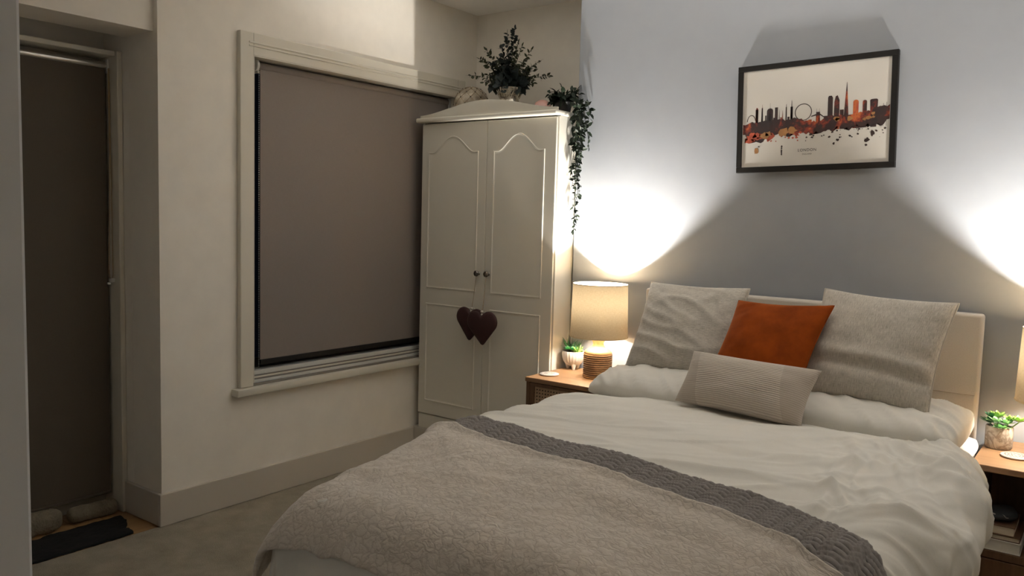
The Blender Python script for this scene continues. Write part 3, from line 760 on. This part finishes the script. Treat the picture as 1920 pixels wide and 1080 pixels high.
# --- drape: (u,v) on the flat cloth -> point; over the edges it rolls down
DX0, DX1, DYF, RR = 1.480, 2.835, -2.09, .10
def over(d, r=RR):
    a = min(d/r, pi/2); return r*sin(a), r*(1-cos(a))+max(0, d-r*pi/2)
def ztop(x, y):
    z = .660+.012*N((x*2.1, y*2.1, .5))+.006*N((x*5, y*5, 2))
    z += .012*sstep(1.9, 2.5, x)*sstep(-1.5, -.9, y)
    z -= .040*sstep(-1.72, -2.12, y)+.014*sstep(-1.35, -1.65, y)
    z -= .012*sstep(1.75, 1.47, x)
    return z
def drape0(u, v, flare=0):
    x, y, dz = u, v, 0; wob = 0
    ins = .058*sstep(-1.35, -1.70, v)
    if u < DX0:
        h, d = over(DX0-u); x = DX0-h; dz += d
    elif u > DX1:
        h, d = over(u-DX1, .115); x = DX1+h; dz += d
    if v < DYF:
        h, d = over(DYF-v, .12); y = DYF-h; dz += d
    x += ins*sstep(1.75, 1.48, u)-ins*sstep(2.6, 2.84, u)
    hd = sstep(-1.05, -.62, v); x -= .055*hd*sstep(2.5, 2.84, u); dz += .022*hd*sstep(2.5, 2.85, u)+.012*sstep(-.85, -.62, v)
    if u > DX1: x -= .30*max(0, over(u-DX1, .115)[1]-.10)
    s = max(0, dz-.05)
    x += (-1 if u < DX0 else (1 if u > DX1 else 0))*s*(.10*N((v*7, 1.7, u))+flare)
    y += (-1 if v < DYF else 0)*s*(.10*N((u*7, 4.2, 0))+flare*1.2)
    return Vector((x, y, ztop(min(max(u, DX0), DX1), max(v, DYF))-dz))
def nrm0(u, v):
    e = .006; a = drape0(u+e, v)-drape0(u-e, v); b = drape0(u, v+e)-drape0(u, v-e)
    n = a.cross(b); return n.normalized()
def wrinkle(u, v):
    w = 0
    # long shallow folds across the cloth, from the head end
    w += .017*max(0, ridge((u*1.1+v*.5+3, v*3.6-u*1.3+.5*N((u*2, v*2, 40)), 0))-.3)+.012*max(0, ridge((u*2.0+7, v*6.5-u*2.6+N((u*1.5, v*1.5, 50)), 20))-.5)
    # radiating tucks towards the right-hand corner and hem
    k = sstep(2.45, 2.85, u)*sstep(-1.75, -1.35, v)*(.25+.75*sstep(-.68, -.95, v))
    q = (u-2.75)*1.0; ang = (v+.55)*.9
    wx = .35*N((u*2.3, v*2.3, 11)); wy = .35*N((u*2.3, v*2.3, 15))
    th_ = math.atan2(v+.35+wy*.3, u-2.35+wx*.3); rr_ = sqrt((u-2.35)**2+(v+.35)**2)
    w += k*(.062*max(0, ridge((th_*3.2, rr_*1.1+wx, 3))-.35)+.046*max(0, ridge((th_*7.0+wx, rr_*1.9, 7))-.45)-.010)
    w += k*.022*max(0, ridge((th_*15+2*wx, rr_*2.6, 17))-.4)
    w += .016*sstep(2.6, 2.85, u)*N((u*3.5, v*4.5, 31))*sstep(-1.9, -1.5, v)
    kl = sstep(1.75, 1.5, u)
    w += kl*.008*ridge((u*2, v*6-u*3, 9))
    kf = sstep(-1.95, -2.2, v); w += kf*.014*ridge((u*7.5, v*1.6, 12))
    w += .0025*fbm((u*9, v*9, 1), 2)+.004*max(0, ridge((u*3.2+v*2+1, v*9-u*4+1.2*N((u*2, v*2, 60)), 33))-.55)
    return w
YHEAD = -.645
def duvet_pt(u, v):
    vh = YHEAD+.035*N((u*2.2, 0, 5))-.045*sstep(1.75, 1.45, u)+.055*sstep(2.45, 2.85, u)
    vv = v
    p = drape0(u, min(vv, vh)); n = nrm0(u, min(vv, vh))
    if vv > vh:                      # the edge by the pillows rolls under
        d = vv-vh; r = .030; a = min(d/r, pi); p = p+Vector((0, r*sin(a)-max(0, d-r*pi), 0))-n*(r*(1-cos(a))); 
        return p+n*wrinkle(u, vh)*(1-min(1, d/.08))
    return p+n*wrinkle(u, vv)
us = lin(DX0-.30, DX1+.285, 260); vs = lin(YHEAD+.20, DYF-.36, 260)
bm = bmesh.new(); grid(bm, duvet_pt, us, vs)
duv = tag(obj('duvet', bm, M['cotton'], None, 179), 'rumpled warm white duvet spread over the bed', 'duvet')

def edge_tab(tab): return lambda x: interp(x, tab)
q_edge = edge_tab([(1.2, -1.34), (1.48, -1.40), (1.73, -1.44), (2.14, -1.487), (2.48, -1.553), (2.76, -1.625), (2.87, -1.695), (2.95, -1.80), (3.05, -1.89), (3.2, -1.98)])
t_edge = edge_tab([(1.2, -1.52), (1.50, -1.585), (1.84, -1.667), (2.22, -1.715), (2.54, -1.792), (2.76, -1.855), (2.87, -1.93), (2.97, -2.00), (3.05, -2.06), (3.2, -2.13)])
def quilt_pt(u, v):                 # v: 0 at the head edge .. length
    vv = q_edge(u)-v
    # feather-stitched chevrons pressed into the padding
    cx = ((u*1.0)/.056) % 1.0; side = 1 if cx > .5 else -1; a = abs(cx-.5)*2
    s = (vv+side*0+a*.020)/.021
    h = abs(sin(pi*s))**.6*(.35+.65*abs(sin(pi*(a*.94+.03)))**.5)
    edge = min(1, v/.012)
    return drape0(u, vv)+nrm0(u, vv)*(.012+.0100*h*edge+wrinkle(u, vv)*.55-.008*sstep(.235, .265, v))
bm = bmesh.new(); grid(bm, quilt_pt, lin(DX0-.22, DX1+.26, 330), lin(0, .30, 62))
q = tag(obj('quilted_bedspread', bm, M['quilt'], None, 179), 'grey quilted bedspread showing as a band under the fleece throw', 'bedspread')
md = q.modifiers.new('thickness', 'SOLIDIFY'); md.thickness = .006; md.offset = -1

FOOT = [(1.2, -2.27), (1.45, -2.265), (1.7, -2.262), (2.0, -2.27), (2.5, -2.30), (3.2, -2.33)]
def throw_pt(u, t):
    v0 = t_edge(u)+.006*N((u*9, 3, 3)); v1 = interp(u, FOOT)+.010*N((u*10, 1, 8)); v = v0+(v1-v0)*t
    n = nrm0(u, v); p = drape0(u, v, .03)
    c = .0016*ridge((u*24, v*24, 2))+.0016*fbm((u*40, v*40, 5), 2)
    # a few soft swells
    c += .012*N((u*2.1, v*3.2+u*.8, 8))+.007*ridge((u*1.3+.3, v*2.5+u*1.2, 6))
    roll = .010*math.exp(-((t)/.03)**2)+.008*math.exp(-((1-t)/.04)**2)
    k = sstep(1.55, 1.36, u)*sstep(-2.15, -2.3, v)
    return p+n*(.025+.013*sstep(.30, .14, t)+max(0, c)+roll+.55*wrinkle(u, v)*sstep(-2.06, -1.96, v))+Vector((-.02*k, -.015*k, 0))
bm = bmesh.new(); grid(bm, throw_pt, lin(DX0-.20, DX1+.22, 260), lin(0, 1, 130))
uvl = bm.loops.layers.uv.verify()
for f in bm.faces:
    for l in f.loops: l[uvl].uv = (l[uvl].uv.x, l[uvl].uv.y*.82)
th = tag(obj('sherpa_throw', bm, M['sherpa'], None, 179), 'thick beige sherpa fleece throw across the bed foot', 'throw')
md = th.modifiers.new('thickness', 'SOLIDIFY'); md.thickness = .014; md.offset = -1

# --- pillows and cushions from four corners: BL, BR, TR, TL
def cushion(name, cs, th, mat, label, cat, pinch=.04, wr_fn=None, back=.5, n=56, piping=0, group=None, puff=.42, pmat=None, rnd=0):
    BL, BR, TR, TL = [Vector(c) for c in cs]
    nn = ((BR-BL).cross(TL-BL)+(TR-TL).cross(TR-BR)).normalized()      # towards the viewer for upright cushions
    ctr = (BL+BR+TR+TL)/4
    W = ((BR-BL).length+(TR-TL).length)/2; H = ((TL-BL).length+(TR-BR).length)/2
    def mid(u, v):
        uu = u+(.5-u)*2*pinch*sin(pi*v)*abs(2*u-1); vv = v+(.5-v)*2*pinch*sin(pi*u)*abs(2*v-1)
        if rnd:
            a_, b_ = 2*uu-1, 2*vv-1; q_ = 1-rnd*a_*a_*b_*b_; uu, vv = .5+a_*q_/2, .5+b_*q_/2
        return BL*(1-uu)*(1-vv)+BR*uu*(1-vv)+TR*uu*vv+TL*(1-uu)*vv
    def prof(u, v): return (max(0, 4*u*(1-u))**puff)*(max(0, 4*v*(1-v))**puff)
    def ease(t): return .5-.5*cos(pi*t)
    us = [ease(i/(n-1))*.55+.45*i/(n-1) for i in range(n)]
    bm = bmesh.new(); uvl = bm.loops.layers.uv.verify(); sides = []
    for s, k in ((1, 1-back), (-1, back)):
        V = []
        for u in us:
            row = []
            for v in us:
                p = prof(u, v); d = th*k*p
                if wr_fn and s > 0: d += wr_fn(u, v)*min(1, p*1.6)
                row.append(bm.verts.new(mid(u, v)+nn*(s*d)))
            V.append(row)
        for i in range(n-1):
            for j in range(n-1):
                ids = ((i, j), (i+1, j), (i+1, j+1), (i, j+1))
                f = bm.faces.new([V[a][b] for a, b in (ids if s > 0 else ids[::-1])])
                for l, (a, b) in zip(f.loops, (ids if s > 0 else ids[::-1])): l[uvl].uv = (us[a]*W*2, us[b]*H*2) if mat != 'cord' else (us[a], us[b])
    bmesh.ops.remove_doubles(bm, verts=bm.verts, dist=.0004)
    root = empty(name, tuple(ctr)); tag(root, label, cat, group)
    o = obj('cover', bm, M[mat], root, 179)
    if piping:
        m = 40; pts = [mid(t, 0) for t in lin(0, 1, m)[:-1]]+[mid(1, t) for t in lin(0, 1, m)[:-1]]+[mid(1-t, 1) for t in lin(0, 1, m)[:-1]]+[mid(0, 1-t) for t in lin(0, 1, m)[:-1]]
        obj('piping', tube(bmesh.new(), pts, piping, 7, True), M[pmat or mat], root, 60)
    return root
def pil_wr(seed, a=.014): return lambda u, v: a*max(0, ridge((u*6.5+v*3.2+seed, v*1.6-u*1.2, seed))-.25)*(1.1-.7*v)+a*.5*max(0, ridge((u*13+v*7+seed, v*2, seed+4))-.4)+.004*fbm((u*5, v*5, seed), 2)
# flat bed pillows (front edge first)
cushion('pillow', [(1.47, -.60, .578), (2.10, -.61, .578), (2.10, -.135, .584), (1.46, -.13, .584)], .068, 'cotton_white', 'lower white pillow on the wardrobe half of the bed', 'pillow', .02, pil_wr(1, .006), .45, 44, puff=.30, rnd=.10)
cushion('pillow', [(2.16, -.60, .580), (2.865, -.555, .578), (2.875, -.16, .586), (2.16, -.135, .586)], .075, 'cotton_white', 'lower cool white pillow jutting out beside the marbled pot', 'pillow', .02, pil_wr(5, .010), .45, 56, puff=.30, rnd=.10)
cushion('pillow', [(1.415, -.655, .640), (2.12, -.675, .640), (2.11, -.13, .680), (1.425, -.14, .672)], .125, 'cotton', 'upper warm white pillow under the crosswise-woven cushion', 'pillow', .02, pil_wr(2, .015), .30, 64, .0, puff=.27, rnd=.10)
cushion('pillow', [(2.14, -.680, .640), (2.845, -.600, .632), (2.86, -.17, .672), (2.14, -.13, .680)], .125, 'cotton', 'upper warm white pillow under the upright-woven cushion', 'pillow', .02, pil_wr(8, .015), .30, 64, .0, puff=.27, rnd=.10)
def wrL(u, v): return .012*ridge((u*2.2+2, v*5.5+u*1.6, 1))*(1-v*.5)+.010*ridge((u*5+v*3, v*3-u*2, 4))*sstep(.5, .95, u)*sstep(.35, .8, v)+.004*fbm((u*6, v*6, 1), 2)
def wrR(u, v): return .020*math.exp(-((v-.30+.05*u)/.05)**2)*(-1)*(.5+.5*u)+.010*math.exp(-((v-.40+.06*u)/.05)**2)+.006*fbm((u*4, v*4, 3), 3)
cushion('scatter_cushion', [(1.505, -.415, .715), (1.985, -.43, .715), (1.968, -.205, 1.085), (1.500, -.185, 1.080)], .17, 'cush_h', 'oatmeal cushion with crosswise weave propped beside the wardrobe-side lamp', 'cushion', .035, wrL, .5, 60, .004, puff=.40)
cushion('scatter_cushion', [(2.255, -.455, .725), (2.716, -.455, .708), (2.760, -.265, 1.094), (2.288, -.245, 1.112)], .17, 'cush_v', 'large oatmeal cushion with upright weave propped beside the orange cushion', 'cushion', .035, wrR, .5, 60, .004, puff=.40)
def wrO(u, v): return .010*ridge((u*4+v*3, v*2-u*3, 2))*sstep(.5, 1, u)*sstep(.5, .1, v)+.009*ridge((u*3-v*4, v*3, 7))*sstep(.4, 0, u)*sstep(.6, 1, v)+.003*fbm((u*5, v*5, 6), 2)
cushion('scatter_cushion', [(1.945, -.585, .735), (2.312, -.60, .725), (2.360, -.375, 1.060), (1.985, -.365, 1.048)], .14, 'velvet', 'rust orange velvet cushion in the middle of the bed', 'cushion', .045, wrO, .45, 56, .003, puff=.42)
def wrC(u, v): return .004*fbm((u*4, v*4, 9), 2)
cushion('lumbar_cushion', [(1.880, -.700, .676), (2.372, -.735, .660), (2.398, -.62, .850), (1.905, -.60, .860)], .14, 'cord', 'pale ribbed oblong cushion lying in front of the orange one', 'cushion', .03, wrC, .45, 56, .0, puff=.42)

# ------------------------------------------------------------------ nightstands
def nightstand(x0, x1, y0, y1, ztop_, label, cane):
    t = empty('nightstand', ((x0+x1)/2, (y0+y1)/2, 0)); tag(t, label, 'nightstand')
    z1 = ztop_; th = .022
    obj('top', B(x0, x1, y0, y1, z1-th, z1, bev=.003), M['wood'], t)
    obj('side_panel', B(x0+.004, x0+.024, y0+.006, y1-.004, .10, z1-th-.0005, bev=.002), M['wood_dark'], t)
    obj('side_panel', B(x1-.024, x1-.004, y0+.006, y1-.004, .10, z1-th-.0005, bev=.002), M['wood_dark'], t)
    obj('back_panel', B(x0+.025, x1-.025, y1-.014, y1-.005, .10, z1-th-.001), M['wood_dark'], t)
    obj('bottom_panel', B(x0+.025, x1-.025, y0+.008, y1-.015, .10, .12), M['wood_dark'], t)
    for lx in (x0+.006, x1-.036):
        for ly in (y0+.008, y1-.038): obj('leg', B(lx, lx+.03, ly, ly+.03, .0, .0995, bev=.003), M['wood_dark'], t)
    if cane:
        dx0, dx1, dz0, dz1, dy = x0+.026, x1-.026, .125, z1-th-.003, y0+.006
        d = obj('door', B(dx0, dx1, dy+.016, dy+.020, dz0, dz1), M['soil'], t)  # backing coloured near-black as painted shade behind the cane, no soil here
        for (a, b, c, e) in ((dx0, dx1, dz1-.016, dz1), (dx0, dx1, dz0, dz0+.022), (dx0, dx0+.024, dz0+.022, dz1-.016), (dx1-.024, dx1, dz0+.022, dz1-.016)):
            obj('door_frame', B(a, b, dy, dy+.0155, c, e, bev=.002), M['wood_dark'], d)
        bm = bmesh.new(); xa, xb, za, zb = dx0+.024, dx1-.024, dz0+.022, dz1-.016; p = .016
        i = 0; x = xa
        while x < xb:
            for o_ in (0, .0050): box(bm, x+o_, x+o_+.0030, dy+.0090, dy+.0102, za, zb)
            x += p
        z = za
        while z < zb:
            for o_ in (0, .0050): box(bm, xa, xb, dy+.0075, dy+.0088, z+o_, z+o_+.0030)
            z += p
        L = zb-za; x = xa-L
        while x < xb:
            for sg in (1, -1):
                a0 = max(xa, x); b0 = min(xb, x+L)
                if b0-a0 > .004:
                    za_, zb_ = (za+(a0-x), za+(b0-x)) if sg > 0 else (zb-(a0-x), zb-(b0-x))
                    tube(bm, [(a0, dy+.0108, za_), (b0, dy+.0108, zb_)], .0011, 4)
            x += p
        obj('cane_panel', bm, M['cane'], d)
        obj('knob', sphere(bmesh.new(), (dx1-.018, dy-.010, (dz0+dz1)/2), .010, 12, 8), M['metal_dark'], d, 60)
    else:
        zs = .285
        obj('shelf', B(x0+.0245, x1-.0245, y0+.008, y1-.0145, zs-.026, zs, bev=.002), M['wood_dark'], t)
        d = obj('drawer', B(x0+.026, x1-.026, y0+.006, y0+.026, .125, zs-.029, bev=.002), M['wood_dark'], t)
        obj('knob', sphere(bmesh.new(), ((x0+x1)/2, y0-.006, .19), .011, 12, 8), M['metal_dark'], d, 60)
    return t
NLZ, NRZ = .60, .575
nightstand(.962, 1.405, -.406, -.020, NLZ, 'wooden nightstand with a woven cane door beside the wardrobe', True)
nightstand(2.857, 3.300, -.452, -.020, NRZ, 'wooden nightstand with an open shelf holding books', False)

# books on the open shelf
zb = .2855
def book(x0, x1, y0, y1, z0, z1, cover, page, label):
    t = empty('book', ((x0+x1)/2, (y0+y1)/2, z0)); tag(t, label, 'book', 'books stacked on the open nightstand shelf')
    obj('page_block', B(x0+.003, x1-.003, y0+.003, y1-.004, z0+.003, z1-.003), M[page], t)
    obj('cover', B(x0, x1, y0, y1, z0+.0005, z0+.003, bev=.0008, seg=1), M[cover], t); obj('cover', B(x0, x1, y0, y1, z1-.003, z1, bev=.0008, seg=1), M[cover], t)
    obj('spine', B(x0, x1, y1-.004, y1, z0+.003, z1-.003), M[cover], t)
    return z1
z = book(2.886, 3.018, -.438, -.235, zb, zb+.040, 'book_white', 'book_white', 'thick pale book at the bottom of the shelf stack')
z = book(2.887, 3.014, -.436, -.240, z, z+.018, 'book_brown', 'book_cream', 'thin brown-covered book in the middle of the shelf stack')
z = book(2.888, 2.998, -.437, -.260, z, z+.032, 'book_brown', 'book_cream', 'cream-paged book on top of the shelf stack')
t = empty('pouch', (2.95, -.36, z)); tag(t, 'dark cloth pouch lying on top of the shelf books', 'pouch')
bm = bmesh.new(); sphere(bm, (2.948, -.36, z+.022), 1, 24, 14, (.050, .065, .022))
for v_ in bm.verts: v_.co += Vector((0, 0, .006*N(v_.co*22))); v_.co.z = max(v_.co.z, z+.001)
obj('pouch_body', bm, M['dark_pouch'], t, 179)
obj('drawstring', tube(bmesh.new(), [(2.925+.05*i/9, -.416-.003*sin(i), z+.028+.004*sin(i*1.3)) for i in range(10)], .002, 5), M['metal_light'], t, 60)

# lamps -------------------------------------------------------------------
def lamp(x, y, z0, label):
    t = empty('table_lamp', (x, y, z0)); tag(t, label, 'lamp', 'matching bedside lamps')
    rb = .071; prof = [(0, .001), (rb-.004, .001), (rb-.001, .004)]
    obj('foot_disc', lathe(bmesh.new(), [(0, .001), (rb-.003, .001), (rb-.001, .004), (rb-.001, .008), (0, .008)], (x, y, z0), 40), M['wood_lamp'], t, 40)
    bm = bmesh.new(); nr = 11; pr = [(rb-.006, .008)]
    for k in range(nr*6+1):
        h = .009+.108*k/(nr*6); pr.append((rb-.007+.0065*abs(sin(pi*k/6))**.7, h))
    pr.append((rb-.006, .118)); lathe(bm, pr, (x, y, z0), 40)
    obj('rope_wrap', bm, M['rope'], t, 60)
    obj('shoulder', lathe(bmesh.new(), [(rb-.004, .117), (rb-.003, .122), (rb-.010, .131), (rb-.026, .142), (.032, .150), (.027, .158), (.026, .168), (.030, .178), (.030, .182), (0, .182)], (x, y, z0), 40), M['wood_lamp'], t, 50)
    obj('bulb_holder', lathe(bmesh.new(), [(.015, .182), (.015, .255), (.019, .257), (.019, .272), (.010, .276), (0, .276)], (x, y, z0), 20), M['bulb_holder'], t, 40)
    bl = obj('bulb', lathe(bmesh.new(), [(.010, .2765), (.016, .285), (.027, .303), (.031, .320), (.030, .3205), (0, .3205)], (x, y, z0), 24), M['bulb_body'], t, 50)
    obj('glowing_dome', lathe(bmesh.new(), [(.0235, .3212), (.0228, .327), (.018, .3315), (.010, .334), (0, .335)], (x, y, z0), 24), M['bulb'], bl, 179)
    zs0, zs1, r0, r1 = .200, .452, .139, .131
    bm = bmesh.new(); uvl = bm.loops.layers.uv.verify(); n = 64; rings = [[bm.verts.new((x+(r0+(r1-r0)*j/6)*cos(2*pi*i/n), y+(r0+(r1-r0)*j/6)*sin(2*pi*i/n), z0+zs0+(zs1-zs0)*j/6)) for i in range(n)] for j in range(7)]
    for j in range(6):
        for i in range(n):
            f = bm.faces.new((rings[j][i], rings[j][(i+1) % n], rings[j+1][(i+1) % n], rings[j+1][i]))
            for l, (a, b) in zip(f.loops, ((i, j), (i+1, j), (i+1, j+1), (i, j+1))): l[uvl].uv = (a/n*.86, b/6*.25)
    sh = obj('lamp_shade', bm, M['shade'], t, 179)
    for zz, rr in ((zs0, r0), (zs1, r1)): obj('shade_ring', tube(bmesh.new(), [(x+rr*cos(2*pi*i/n), y+rr*sin(2*pi*i/n), z0+zz) for i in range(n)], .0022, 6, True), M['shade'], sh, 60)
    bm = bmesh.new()
    for k in range(3):
        a = 2*pi*k/3+.4; tube(bm, [(x+.016*cos(a), y+.016*sin(a), z0+.262), (x+.05*cos(a), y+.05*sin(a), z0+.235), (x+r0*.985*cos(a), y+r0*.985*sin(a), z0+zs0+.004)], .0016, 5)
    obj('shade_fitting', bm, M['metal_light'], sh, 60)
    return t
lamp(1.222, -.170, NLZ, 'lit wood-based lamp with linen shade beside the fluted white pot')
lamp(3.088, -.220, NRZ, 'lit wood-based lamp with linen shade behind the marbled plant pot')

# plants on the nightstands ---------------------------------------------------
def rosette(bm, c, n, L, W, up, layers=3):
    for j in range(layers):
        m = max(3, int(n*(1-.22*j)))
        for i in range(m):
            a = 2*pi*(i+.5*(j % 2))/m+R(-.1, .1); e = up+.35*j
            d = Vector((cos(a)*cos(e), sin(a)*cos(e), sin(e)))
            leaf(bm, Vector(c)+d*.004, d, Vector((0, 0, 1)), L*(1-.18*j)*R(.9, 1.1), W, .35, -.15, 4)
px_, py_ = at_z(1073, 692, NLZ).x+.02, -.150
px_, py_ = 1.018, -.068
t = empty('fluted_pot', (px_, py_, NLZ)); tag(t, 'fluted white footed pot beside the lamp on the cane nightstand', 'plant pot')
bm = bmesh.new(); n = 96; rings = []
for (r, h) in [(.0, .020), (.022, .019), (.036, .026), (.047, .042), (.0535, .062), (.056, .082), (.056, .093), (.0525, .093), (.050, .082), (.0, .080)]:
    rings.append([bm.verts.new((px_+(r*(1+(.07*abs(sin(11*2*pi*i/n/1.0)) if .03 < r and .025 < h < .085 else 0)))*cos(2*pi*i/n), py_+(r*(1+(.07*abs(sin(11*2*pi*i/n)) if .03 < r and .025 < h < .085 else 0)))*sin(2*pi*i/n), NLZ+h)) for i in range(n)])
for a, b in zip(rings, rings[1:]):
    for i in range(n): bm.faces.new((a[i], a[(i+1) % n], b[(i+1) % n], b[i]))
obj('bowl', bm, M['pot_white'], t, 60)
for k in range(3):
    a = 2*pi*k/3-.9; obj('foot', lathe(bmesh.new(), [(.007, .0005), (.010, .012), (.013, .030)], (px_+.029*cos(a), py_+.029*sin(a), NLZ), 14, 'z', True), M['pot_white'], t, 40)
obj('soil', lathe(bmesh.new(), [(0, .0815), (.049, .0815), (.049, .086), (0, .087)], (px_, py_, NLZ), 24), M['soil'], t)
pl = empty('succulent_mix', (px_, py_, NLZ+.087)); tag(pl, 'spiky and rosette succulents growing in the fluted white pot', 'succulent')
for (dx, dy, kind) in ((-.018, -.005, 's'), (-.03, .015, 's'), (.0, .022, 's'), (.012, -.022, 'r'), (.030, .004, 'd'), (.034, -.02, 'd'), (-.012, -.032, 'r')):
    bm = bmesh.new(); c = Vector((px_+dx, py_+dy, NLZ+.087))
    if kind == 's':
        for i in range(15):
            a = R(0, 2*pi); e = R(.6, 1.35); leaf(bm, c, Vector((cos(a)*cos(e), sin(a)*cos(e), sin(e))), rvec(), R(.055, .085), R(.006, .009), .4, .1, 4)
        obj('spiky_succulent', bm, M['succ_dark'], pl, 60)
    elif kind == 'r':
        rosette(bm, c+Vector((0, 0, .012)), 9, .026, .016, .25, 4); obj('rosette_succulent', bm, M['succ_green'], pl, 60)
    else:
        for i in range(16):
            a = R(0, 2*pi); e = R(.2, 1.2); leaf(bm, c, Vector((cos(a)*cos(e), sin(a)*cos(e), sin(e))), rvec(), R(.028, .05), R(.006, .009), .4, .1, 4)
        obj('spiky_succulent', bm, M['succ_lime'], pl, 60)

mp = at_z(1871, 832, NRZ); mx_, my_ = 2.906, -.165
t = empty('marbled_pot', (mx_, my_, NRZ)); tag(t, 'round marbled concrete pot on the open-shelf nightstand', 'plant pot')
obj('pot_body', lathe(bmesh.new(), [(0, .001), (.040, .001), (.044, .006), (.0445, .074), (.043, .080), (.039, .080), (.038, .066), (0, .066)], (mx_, my_, NRZ), 40), M['marble'], t, 50)
obj('soil', lathe(bmesh.new(), [(0, .0665), (.0375, .0665), (.0375, .070), (0, .071)], (mx_, my_, NRZ), 24), M['soil'], t)
pl = empty('jade_succulent', (mx_, my_, NRZ+.071)); tag(pl, 'bright green rosette succulent growing in the marbled pot', 'succulent')
for (dx, dy, dz, mt, L, up) in ((-.012, -.012, .022, 'succ_pale', .032, .15), (.020, -.010, .020, 'succ_pale', .030, .2), (-.032, .0, .014, 'succ_dark', .034, .3), (-.010, .018, .032, 'succ_lime', .032, .5), (.030, .018, .026, 'succ_lime', .030, .4), (.008, -.032, .008, 'succ_pale', .028, .0), (.058, .004, .030, 'succ_lime', .030, .3), (-.026, .020, .026, 'succ_green', .032, .5)):
    bm = bmesh.new(); c = Vector((mx_+dx, my_+dy, NRZ+.072+dz)); rosette(bm, c, 7, L, .017, up, 3)
    tube(bm, [(mx_+dx*.4, my_+dy*.4, NRZ+.068), tuple(c)], .0022, 5); obj('rosette', bm, M[mt], pl, 60)

def coaster(x, y, z, r, label, style):
    t = empty('coaster', (x, y, z)); tag(t, label, 'coaster')
    obj('cork_base', lathe(bmesh.new(), [(0, .0005), (r-.002, .0005), (r, .003), (0, .003)], (x, y, z), 40), M['cork'], t)
    obj('disc', lathe(bmesh.new(), [(r-.001, .003), (r, .004), (r, .0065), (r-.002, .008), (0, .008)], (x, y, z), 40), M['coaster'], t, 40)
    bm = bmesh.new()
    def seg(r0, r1, a0, a1):
        k = 4; A = [(x+r0*cos(a0+(a1-a0)*i/k), y+r0*sin(a0+(a1-a0)*i/k), z+.0083) for i in range(k+1)]; Bq = [(x+r1*cos(a0+(a1-a0)*i/k), y+r1*sin(a0+(a1-a0)*i/k), z+.0083) for i in range(k, -1, -1)]
        bm.faces.new([bm.verts.new(p) for p in A+Bq])
    if style:
        for rr, n_, f in ((.031, 18, .62), (.021, 12, .6), (.011, 7, .6)):
            for i in range(n_): seg(rr, rr+.0045, 2*pi*i/n_, 2*pi*(i+f)/n_)
    else:
        for rr, n_, f in ((.012, 5, .7), (.021, 9, .65)):
            for i in range(n_): seg(rr, rr+.004, 2*pi*i/n_, 2*pi*(i+f)/n_)
        for i in range(40): seg(r-.006, r-.004, 2*pi*i/40, 2*pi*(i+.5)/40)
    obj('printed_pattern', bm, M['ink'], t)
c1 = at_z(1030, 703, NLZ); c2 = at_z(1907, 858, NRZ)
coaster(c1.x, c1.y, NLZ, .047, 'round white patterned coaster beside the wardrobe', False)
coaster(c2.x-.004, c2.y, NRZ, .047, 'round white coaster with ring pattern below the marbled pot', True)
